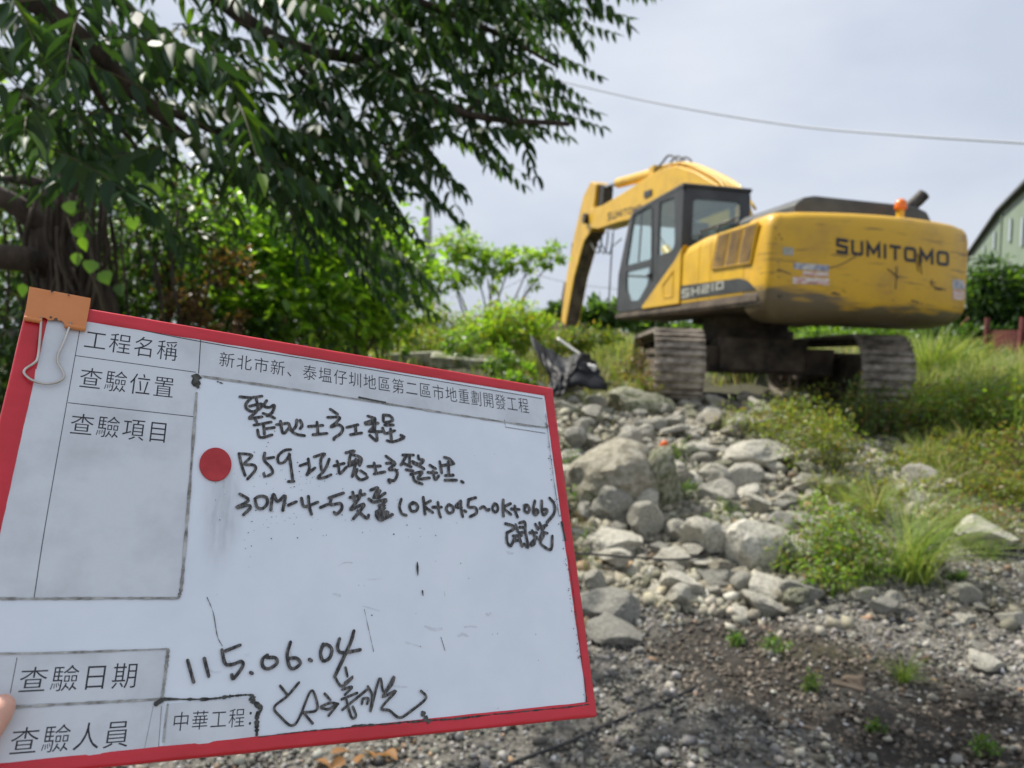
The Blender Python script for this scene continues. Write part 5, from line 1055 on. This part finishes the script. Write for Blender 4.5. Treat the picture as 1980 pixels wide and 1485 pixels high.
plant('tree', 'rounded bushy tree in front of the green warehouse', 'tree', [(1920, 555, 22, 50, 48), (1955, 600, 22, 55, 50), (1890, 590, 22, 45, 50), (1960, 540, 24, 25, 20), (1900, 650, 21, 55, 22), (1830, 655, 22, 70, 16)], 9000, .22, GREENS['mid'] + GREENS['dark'], stem=.10, clump=.14, crown='crown', trunk='trunk')
plant('tree', 'distant round tree just left of the cab base', 'tree', [(1165, 608, 45, 34, 26), (1140, 622, 45, 30, 18), (1195, 612, 45, 30, 26)], 2600, .5, GREENS['mid'], stem=.15, clump=.16, crown='crown', trunk='trunk', group=None)
plant('tree', 'far low tree beside the arm of the excavator', 'tree', [(1080, 605, 60, 22, 18), (1050, 620, 60, 30, 12)], 1500, .55, GREENS['mid'] + GREENS['dark'], stem=.15, clump=.16, crown='crown', trunk='trunk')
plant('shrub', 'dark hedge seen under the counterweight', 'shrub', [(1600, 648, 26, 70, 12), (1720, 650, 25, 70, 14), (1470, 650, 28, 60, 12)], 5000, .2, GREENS['bright'] + GREENS['mid'] + GREENS['mid'], stem=.03)
plant('shrub', 'brown and green thicket below the tree at the right edge', 'shrub', [(1890, 690, 17, 50, 22), (1935, 705, 17, 50, 14), (1840, 680, 19, 50, 18)], 3600, .14, GREENS['mid'] + GREENS['dead'] + GREENS['dark'], stem=.03)
plant('shrub', 'reddish green weedy bush in front of the space between the tracks', 'weed', [(1530, 825, 7.6, 80, 54), (1600, 865, 7.2, 75, 58), (1440, 815, 8.0, 60, 36), (1560, 785, 8.0, 60, 40)], 6200, .045, GREENS['olive'] + GREENS['yellow'], stem=.008, clump=.24, k=6, low=True)
plant('shrub', 'tall thin weed growing in front of the right track', 'weed', [(1660, 800, 7.8, 28, 60), (1700, 780, 7.9, 20, 40)], 1000, .05, GREENS['olive'] + GREENS['mid'], stem=.01, clump=.24, k=6, low=True)
plant('shrub', 'leafy bright shrub at the lower right end of the rubble', 'weed', [(1600, 1035, 5.0, 85, 72), (1660, 1075, 4.9, 65, 52), (1590, 980, 5.2, 50, 30), (1560, 1080, 4.9, 50, 46), (1620, 1120, 4.7, 55, 40)], 4300, .036, GREENS['bright'] + GREENS['olive'], stem=.006, clump=.25, k=6, low=True)
plant('shrub', 'reddish low bush at the right edge above the gravel', 'weed', [(1900, 900, 6.2, 80, 40), (1960, 870, 6.4, 60, 50), (1830, 860, 6.8, 50, 34), (1940, 950, 5.8, 60, 40)], 4600, .042, GREENS['olive'] + GREENS['yellow'] + [(.20, .09, .06)], stem=.007, clump=.25, k=6, low=True)
for i, (px, py, s, lab) in enumerate([(1310, 880, 30, 'small green sprig among the stones beside the orange cap'), (1325, 945, 26, 'green sprig between the mossy boulder and the pale stones'), (1400, 990, 34, 'flat green seedling patch on the middle of the rubble'), (1115, 895, 34, 'green weed tuft against the right edge of the board'), (1130, 965, 34, 'green weed in front of the largest boulder'), (1620, 1120, 34, 'green weed at the foot of the leafy shrub'), (1910, 1060, 24, 'small dark green weed by the boulder at the right edge'),
     (1845, 1110, 14, 'tiny green seedling on the gravel at right'), (1500, 1245, 26, 'yellow green moss tuft at the edge of the dark soil'), (1560, 1320, 22, 'lone green sprout on the dark soil'), (1430, 1235, 16, 'pale green sprout above the dark soil'), (1690, 1400, 16, 'green sprout at the lower edge of the dark soil'), (1900, 1440, 26, 'green moss clump at the lower right corner'), (1210, 900, 22, 'green sprig left of the boulders'), (1840, 835, 30, 'pale green plant in the weeds under the right track')]):
    g = ground_at(px, py + s * .8); d_ = g[1]
    plant('weed', lab, 'weed', [(px, py, d_, s, s * .7)], 190, .03 * (d_ / 5) ** .5, GREENS['bright'][1:2] + GREENS['mid'] + GREENS['olive'][:1], root=(g[0], g[1], g[2] - .01), stem=.003, clump=.3, k=3)
plant('shrub', 'dark leafy bush seen between the two tracks', 'shrub', [(1430, 705, 13.5, 50, 20), (1500, 715, 13.5, 40, 18), (1390, 700, 13.5, 30, 18)], 2600, .09, GREENS['mid'] + GREENS['dark'], stem=.02)
for i, (px, py, rx, ry, lab) in enumerate([(1290, 634, 60, 14, 'distant low tree behind the left track'), (1400, 634, 60, 13, 'distant low tree between the tracks'), (1540, 640, 60, 12, 'distant low tree behind the swing bearing'), (1640, 640, 60, 13, 'distant low tree behind the right track'), (1240, 622, 34, 20, 'distant tree just under the front of the cab'), (1780, 634, 70, 20, 'distant tree behind the tall grass clump'), (1000, 632, 50, 14, 'distant low tree behind the yellow green bush')]):
    plant('tree', lab, 'tree', [(px, py, 55, rx, ry)], 1500, .5, GREENS['mid'] + GREENS['dark'] + GREENS['bright'][:1], stem=.12, clump=.2, crown='crown', trunk='trunk')
plant('shrub', 'straggly pale weeds hiding the foot of the excavator arm', 'weed', [(1095, 655, 13, 60, 20), (1150, 650, 13, 50, 18), (1060, 665, 12, 40, 16)], 2600, .09, GREENS['olive'] + GREENS['yellow'] + GREENS['mid'], stem=.01, clump=.25)
plant('shrub', 'tall straggly dark weeds right of the right track', 'weed', [(1810, 800, 7.5, 70, 50), (1880, 790, 7.5, 70, 50), (1950, 800, 7.5, 60, 60)], 4200, .06, GREENS['olive'] + GREENS['bright'] + GREENS['yellow'], stem=.008, clump=.28, k=8, low=True)
plant('shrub', 'low weeds, coloured dark as in shade, under the rear of the right track', 'weed', [(1700, 815, 7.5, 60, 26), (1760, 830, 7.5, 60, 30), (1640, 800, 7.5, 40, 24)], 2600, .05, GREENS['mid'] + GREENS['dark'] + GREENS['dead'], stem=.006, clump=.28, k=6, low=True)  # dark palette puts the shade beneath the track into the leaves
plant('shrub', 'yellowing weeds along the rubble strip at right', 'weed', [(1740, 900, 6, 55, 24), (1690, 950, 6, 50, 30), (1800, 950, 6, 60, 26)], 2200, .04, GREENS['olive'] + GREENS['yellow'], stem=.006, clump=.3, k=6, low=True)
plant('shrub', 'reddish green weeds on the gravel at the far right edge', 'weed', [(1850, 1000, 5.4, 60, 30), (1930, 1010, 5.4, 60, 34)], 2000, .036, GREENS['olive'] + [(.22, .09, .06)], stem=.006, clump=.3, k=6, low=True)
plant('shrub', 'small brown and green weed at the foot of the left track', 'weed', [(1240, 745, 8.4, 30, 30), (1225, 700, 9, 30, 30)], 900, .06, GREENS['olive'] + GREENS['dead'], stem=.006, clump=.3)
for i, (px, py, hp_, lab) in enumerate([(1900, 760, 90, 'wispy dry grass clump among the dark weeds at right'), (1960, 770, 100, 'dry grass clump at the right edge beside the fence'), (1790, 900, 80, 'wispy grass clump in the rubble strip at right'), (1870, 880, 90, 'arching pale grass clump above the reddish bush'), (1960, 960, 80, 'grass clump in the reddish bush at the right edge'), (1590, 960, 60, 'thin grass clump right of the long angular slab')]):
    clump('grass_clump', lab, px, py, hp_, 1.1, 170, GDRY + GY, bw=.005, rad=.12)
# grass clumps
clump('grass_clump', 'tall bright grass clump standing right of the right track', 1800, 735, 120, 1.0, 420, GY, bw=.012, rad=.16)
clump('grass_clump', 'second tall grass clump just behind the tallest one', 1850, 745, 95, 1.0, 260, GY, bw=.012, rad=.16)
clump('grass_clump', 'long arching grass tuft at the edge of the gravel, right of the leafy shrub', 1758, 1118, 240, 1.0, 420, GY, bw=.0028, rad=.06, bias=.4, lean=(.5, 1.6))
clump('grass_clump', 'dry grass tuft behind the arching tuft', 1690, 1010, 110, 1.0, 200, GDRY + GY, bw=.003, rad=.05)
clump('grass_clump', 'small green grass tuft on the dark soil at lower right', 1745, 1325, 78, 1.0, 110, GY[:2] + [(.12, .22, .05)], bw=.0022, rad=.04)
clump('grass_clump', 'fresh grass tuft left of the arching tuft', 1640, 985, 80, 1.0, 160, GY, bw=.003, rad=.06)
for i, (px, py, h_) in enumerate([(1200, 735, 70), (1235, 770, 60), (1150, 700, 60), (1180, 690, 60), (1205, 700, 70)]):
    clump('grass_clump', ['grass clump left of the left track', 'low grass clump at the foot of the left track', 'grass clump beside the white slab', 'grass clump between the white slab and the left track', 'taller grass clump behind the left track'][i], px, py, h_, 1.0, 240, GY + GDRY[:1], bw=.008, rad=.14)
# field grass: behind and right of the machine
def field(n, x0, x1, y0, y1, h0, h1, bw, cols, cond, label, name='grass', dens=None):
    X = rng.uniform(x0, x1, n); Y = y0 + (y1 - y0) * rng.random(n) ** 1.6; Z = hgt(X, Y); px, py, fw = proj(np.stack([X, Y, Z], -1)); pn = np.sin(X * .9 + np.sin(Y * .7) * 2) * np.sin(Y * 1.1 + X * .4)
    k = cond(X, Y, px, py) & (pn > rng.uniform(-1.1, .5, n)); X, Y, Z, pn = X[k], Y[k], Z[k], pn[k]; m = len(X); print(name, m)
    h = rng.uniform(h0, h1, m) * (1 + .35 * pn); V, T, C = blades(np.stack([X, Y, Z - .02], -1), h, np.full(m, bw) * (1 + Y / 18), rng.uniform(.1, 1.1, m), rng.uniform(0, 2 * PI, m), cols)
    tag(link(name, np_mesh(name, V, T, C), M['grass']), label, 'grass', kind='stuff')
field(60000, -8, 30, 9.3, 40, .22, .55, .006, GY + GDRY, lambda X, Y, px, py: ~((np.abs(X - 3.4) < 1.9) & (np.abs(Y - 10.4) < 2.3)) & (px > 600) & (px < 2200) & ~((X < 4.8) & (Y < 9.0)), 'rough sunlit grass field behind the excavator')
field(26000, 3.6, 12, 5.6, 11, .10, .34, .0035, GDRY + GY + [(.12, .10, .05)], lambda X, Y, px, py: (((px > 1640) & (py < 850) & (py > 690)) | ((px > 1730) & (py < 960))) & ~((np.abs(X - 3.4) < 1.8) & (np.abs(Y - 10.4) < 2.2)), 'dry weeds and grass on the slope right of the tracks', name='weeds')
field(9000, 4.6, 10, 6.0, 10.5, .25, .6, .004, GY + GDRY[2:3] + [(.16, .27, .07)], lambda X, Y, px, py: (px > 1745) & (py < 900) & (np.sin(X * 2.1) * np.sin(Y * 2.6 + 1) > -.2), 'tall thin fresh grass on the slope at right', name='tall_grass')
field(15000, .2, 5.2, 4.2, 9.5, .03, .14, .0022, GY + GREENS['bright'], lambda X, Y, px, py: (np.sin(X * 3.3 + 1) * np.sin(Y * 2.7 + X) > .25) & (px > 1080) & ((px > 1450) | (py > 860)) & (py < 1180), 'short green tufts between the stones', name='ground_cover')
field(14000, -6, 1.2, 6.6, 13, .12, .4, .005, GY + GREENS['olive'], lambda X, Y, px, py: (px > 640) & (px < 1180), 'grass on top of the left bank', name='bank_grass')

field(16000, -6.5, .6, 3.6, 8.6, .06, .26, .005, GREENS['mid'] + GREENS['olive'] + GREENS['dead'], lambda X, Y, px, py: (Y > 4.6 - X * .25 - 1.2 * (X < -2)) | (X < -2.2), 'low tangled undergrowth in the shade of the left trees', name='undergrowth')
# ------------------------------------------------------------------ debris on the bank
def slab(px, py, d_, sx, sy, sz, rot, m, name, label, cat, bevel=.01):
    mb = MB(); mb.box((-sx / 2, -sy / 2, -sz / 2), (sx / 2, sy / 2, sz / 2)); o = mb.build(name, M[m], bevel=bevel); o.location = at(px, py, d_); o.rotation_euler = rot; return tag(o, label, cat)
slab(895, 700, 8.3, .75, .5, .14, (.1, .08, .1), 'rock_moss', 'concrete_slab', 'long weathered concrete slab lying under the bank behind the board top', 'slab', .02)
slab(800, 694, 8.6, .6, .4, .16, (.0, -.05, -.2), 'rock_moss', 'concrete_slab', 'shorter dark concrete slab left of the long one', 'slab', .02)
slab(1100, 670, 8.6, .34, .15, .02, (.25, .6, .2), 'white', 'foam_board', 'white board scrap sloping down above the black sheeting', 'debris', .004)
slab(1142, 715, 7.9, .10, .08, .12, (.2, .3, .1), 'white', 'white_block', 'small white block right of the black sheeting', 'debris', .015)
slab(712, 612, 9.2, .20, .12, .16, (.2, .5, .3), 'white', 'white_bag', 'crumpled white bag high on the left bank', 'bag', .05)
slab(740, 618, 9.4, .45, .3, .05, (.1, .1, .2), 'wood', 'pallet', 'brown wooden pallet piece beside the white bag', 'pallet', .01)
slab(1640, 1332, 3.3, .14, .04, .02, (.05, .1, -.35), 'wood', 'plank', 'short brown plank in the dark soil at lower right', 'plank', .004)
slab(1540, 1405, 2.95, .14, .02, .012, (.05, .12, -.4), 'wood', 'stick', 'pale stick pressed into the gravel near the lower edge', 'stick', .004)
for nm, px, py in (('plank', 1640, 1332), ('stick', 1540, 1405)):
    o = [q for q in COL.objects if q.name == nm][0]; g = ground_at(px, py); o.location = (g[0], g[1], g[2] + .012)
g = ground_at(1278, 890); mb = MB(); mb.tube([(0, 0, 0), (0, 0, .05), (0, 0, .09), (0, 0, .105)], [.036, .036, .028, .012], 14); o = mb.build('plastic_cap', M['orange'], smooth=True); o.location = (g[0], g[1] - .02, g[2] + .10); o.rotation_euler = (.5, .3, 0); tag(o, 'small orange plastic cap lying on the stones', 'cup')  # small scrap taken for a plastic cap, not a cup
# dry fallen leaves on the gravel
dl = None
for i, (px, py) in enumerate([(640, 1472), (668, 1482), (705, 1468), (726, 1480), (690, 1492), (748, 1466), (610, 1485)]):
    g = ground_at(px, py); V, T, C = leaves(np.zeros((1, 3)), np.array([[1., 0, .15]]), np.array([[0, .2, 1.]]), np.array([.075]), np.array([.05]), np.array([[.30, .15, .06]]))
    if dl is None: dl = link('dry_leaf', np_mesh('dry_leaf', V, T, C), M['leaf_dark']); o = dl
    else: o = dl.copy(); COL.objects.link(o)
    o.location = (g[0], g[1], g[2] + .03); o.rotation_euler = (random.uniform(-.4, .4), random.uniform(-.4, .4), random.random() * 6.28); tag(o, 'curled brown dry leaf on the gravel under the lower edge of the board', 'leaf', 'dry leaves on the gravel')
# black plastic sheeting
def cloth(name, rows, label, amp=.05, n=26, m_=34):
    G = np.zeros((n, m_, 3)); rw = [np.array([at(*p) for p in smooth_pts(r, 8)]) for r in rows]
    for i in range(n):
        s = i / (n - 1) * (len(rw) - 1); a = min(int(s), len(rw) - 2); t_ = s - a
        for j in range(m_):
            u_ = j / (m_ - 1)
            def ev(R): k = u_ * (len(R) - 1); q = min(int(k), len(R) - 2); return R[q] * (1 - (k - q)) + R[q + 1] * (k - q)
            p = ev(rw[a]) * (1 - t_) + ev(rw[a + 1]) * t_; v_ = Vector((u_ * 5, s * 1.4, 3)); nz_ = noise.noise_vector(v_) + .5 * noise.noise_vector(v_ * 2.7)
            G[i, j] = p + np.array(nz_) * amp + np.array([0, -abs(math.sin(u_ * 22 + s)) * amp * .7, 0])
    ix = np.arange(n * m_).reshape(n, m_); T_ = np.stack([ix[:-1, :-1], ix[1:, :-1], ix[1:, 1:], ix[:-1, 1:]], -1).reshape(-1, 4)
    o = link(name, np_mesh(name, G.reshape(-1, 3), T_, smooth=False), M['plastic'], solid=.004); return tag(o, label, 'plastic sheet')
cloth('plastic_sheet', [[(1020, 648, 8.5), (1055, 672, 8.4), (1090, 690, 8.3), (1130, 682, 8.2), (1150, 700, 8.1)], [(1040, 690, 8.0), (1060, 710, 8.0), (1090, 715, 7.9), (1115, 700, 7.9), (1160, 715, 7.9)], [(1055, 725, 7.8), (1075, 735, 7.75), (1095, 738, 7.7), (1105, 720, 7.75), (1165, 735, 7.8)], [(1062, 752, 7.6), (1075, 760, 7.5), (1090, 762, 7.5), (1100, 750, 7.6), (1168, 755, 7.7)]], 'crumpled black plastic sheeting hanging over the bank right of the board top', amp=.05)
# hoses
def hose(name, pts, r, label, m_='rubber', lift=.0, z=None):
    P = [ground_at(*p) + np.array([0, 0, r + lift]) for p in pts]; o = MB().tube(smooth_pts(P, 8), r, 8).build(name, M[m_], smooth=True); return tag(o, label, 'hose')
hose('hose', [(900, 1560), (985, 1487), (1080, 1450), (1180, 1405), (1260, 1372), (1325, 1345), (1350, 1330)], .0065, 'black hose curving over the gravel below the board corner', lift=.009)
P = [at(1070, 1066, 4.5), at(1150, 1072, 4.45), at(1230, 1078, 4.5), at(1310, 1082, 4.55), at(1390, 1070, 4.7)]
tag(MB().tube(smooth_pts(P, 6), .008, 7).build('cable', M['rubber'], smooth=True), 'black cable strung over the stones right of the board', 'cable')

# ------------------------------------------------------------------ pole, overhead cables, warehouse, fence
pb = at(829, 640, 26); pole = empty('utility_pole', (pb[0], pb[1], H(pb[0], pb[1]))); tag(pole, 'pale grey concrete utility pole rising behind the fronds', 'utility pole')
MB().tube([(0, 0, -.2), (0, 0, 10.5)], [.17, .12], 18).build('shaft', M['pole'], pole, smooth=True); MB().tube([(0, 0, 6.9), (0, 0, 7.0)], .155, 18).build('band', M['exhaust'], pole)
def wire(name, pts, r, label, m_='cable'): tag(MB().tube(smooth_pts([at(*p) for p in pts], 8), r, 6).build(name, M[m_], smooth=True), label, 'cable')
wire('overhead_cable', [(700, 40, 24), (900, 110, 22), (1130, 168, 19), (1300, 205, 17), (1520, 241, 15), (1750, 262, 13), (2100, 284, 11)], .018, 'pale overhead cable sagging across the sky above the excavator')
wire('overhead_wire', [(840, 455, 26), (940, 500, 27), (1090, 545, 28), (1200, 560, 29)], .008, 'thin dark wire crossing behind the young tree', 'rubber')
wire('overhead_wire', [(940, 575, 28), (1000, 545, 27), (1040, 520, 26)], .008, 'short thin wire slanting up behind the young tree', 'rubber')
wh = empty('warehouse', (27.8, 38.5, .9)); tag(wh, 'green corrugated sheet warehouse at the right edge', 'warehouse'); WI = Matrix.Translation(-Vector(wh.location))
def wl(t): return np.array([27.8 + (t - 38.5) * .54, t])
tt = [30, 38.5, 49.7, 64.8, 95]; hh = [7.8, 8.05, 8.33, 7.75, 6.6]
nw = 300; v = []; f = []
for i in range(nw + 1):
    t_ = 30 + 65 * i / nw; x, y = wl(t_); h_ = np.interp(t_, tt, hh) + 1.6; off = .05 * (i % 2); v += [(x - off, y + off * .5, .5), (x - off, y + off * .5, h_)]
    if i: f.append((2 * i - 2, 2 * i, 2 * i + 1, 2 * i - 1))
o = MB().add(v, f).build('wall', M['green_wall'], wh); o.matrix_parent_inverse = WI
mb = MB()
for a, b in zip(range(len(tt) - 1), range(1, len(tt))):
    x0, y0 = wl(tt[a]); x1, y1 = wl(tt[b]); h0_, h1_ = hh[a] + 1.6, hh[b] + 1.6
    mb.add([(x0 - .4, y0 + .2, h0_ - .12), (x1 - .4, y1 + .2, h1_ - .12), (x1 - .4, y1 + .2, h1_ + .05), (x0 - .4, y0 + .2, h0_ + .05), (x0 + 14, y0 - 7, h0_ + .1), (x1 + 14, y1 - 7, h1_ + .1)], [(0, 1, 2, 3), (3, 2, 5, 4)])
o = mb.build('roof', M['roof'], wh); o.matrix_parent_inverse = WI
for t_, z0, z1, wd in [(40.2, 6.4, 8.0, .8), (44.6, 7.2, 8.6, .9), (52, 7.6, 8.8, 1.0), (58, 7.5, 8.5, .8)]:
    x, y = wl(t_); x2, y2 = wl(t_ + wd); mb = MB(); mb.add([(x - .12, y + .05, z0), (x2 - .12, y2 + .05, z0), (x2 - .12, y2 + .05, z1), (x - .12, y + .05, z1)], [(0, 1, 2, 3)]); o = mb.build('window', M['window'], wh, solid=.06); o.matrix_parent_inverse = WI
x, y = wl(49); MB_ = MB().tube([(x - .15, y, .5), (x - .15, y, 9.6)], .07, 6).build('downpipe', M['green_wall'], wh); MB_.matrix_parent_inverse = WI
fe = empty('metal_fence', tuple(at(1960, 700, 20))); fe.location.z = .9; tag(fe, 'dark red sheet metal fence at the right edge beside the thicket', 'fence'); FI = Matrix.Translation(-Vector(fe.location))
p0 = at(1905, 650, 19); p1 = at(2150, 650, 16); v = []; f = []
for i in range(61):
    q = p0 + (p1 - p0) * i / 60; v += [(q[0], q[1] + .05 * (i % 2), .7), (q[0], q[1] + .05 * (i % 2), 1.62)]
    if i: f.append((2 * i - 2, 2 * i, 2 * i + 1, 2 * i - 1))
o = MB().add(v, f).build('sheet_panel', M['red_fence'], fe); o.matrix_parent_inverse = FI
for i in range(4):
    q = p0 + (p1 - p0) * (i / 3.2); o = MB().box((q[0] - .05, q[1] - .09, .7), (q[0] + .05, q[1] - .01, 1.95)).build('post', M['red_fence'], fe); o.matrix_parent_inverse = FI
hq = at(1950, 640, 26); hut = empty('brick_hut', (hq[0], hq[1], .9)); tag(hut, 'small salmon brick hut with low roof behind the red fence', 'hut')
MB().box((-.45, -.5, -.1), (2.6, 2.2, 1.45)).build('wall', M['brick'], hut); MB().box((-.55, -.6, 1.452), (2.7, 2.3, 1.52)).build('roof', M['roof'], hut)
print('SCENE DONE', len(bpy.data.objects))
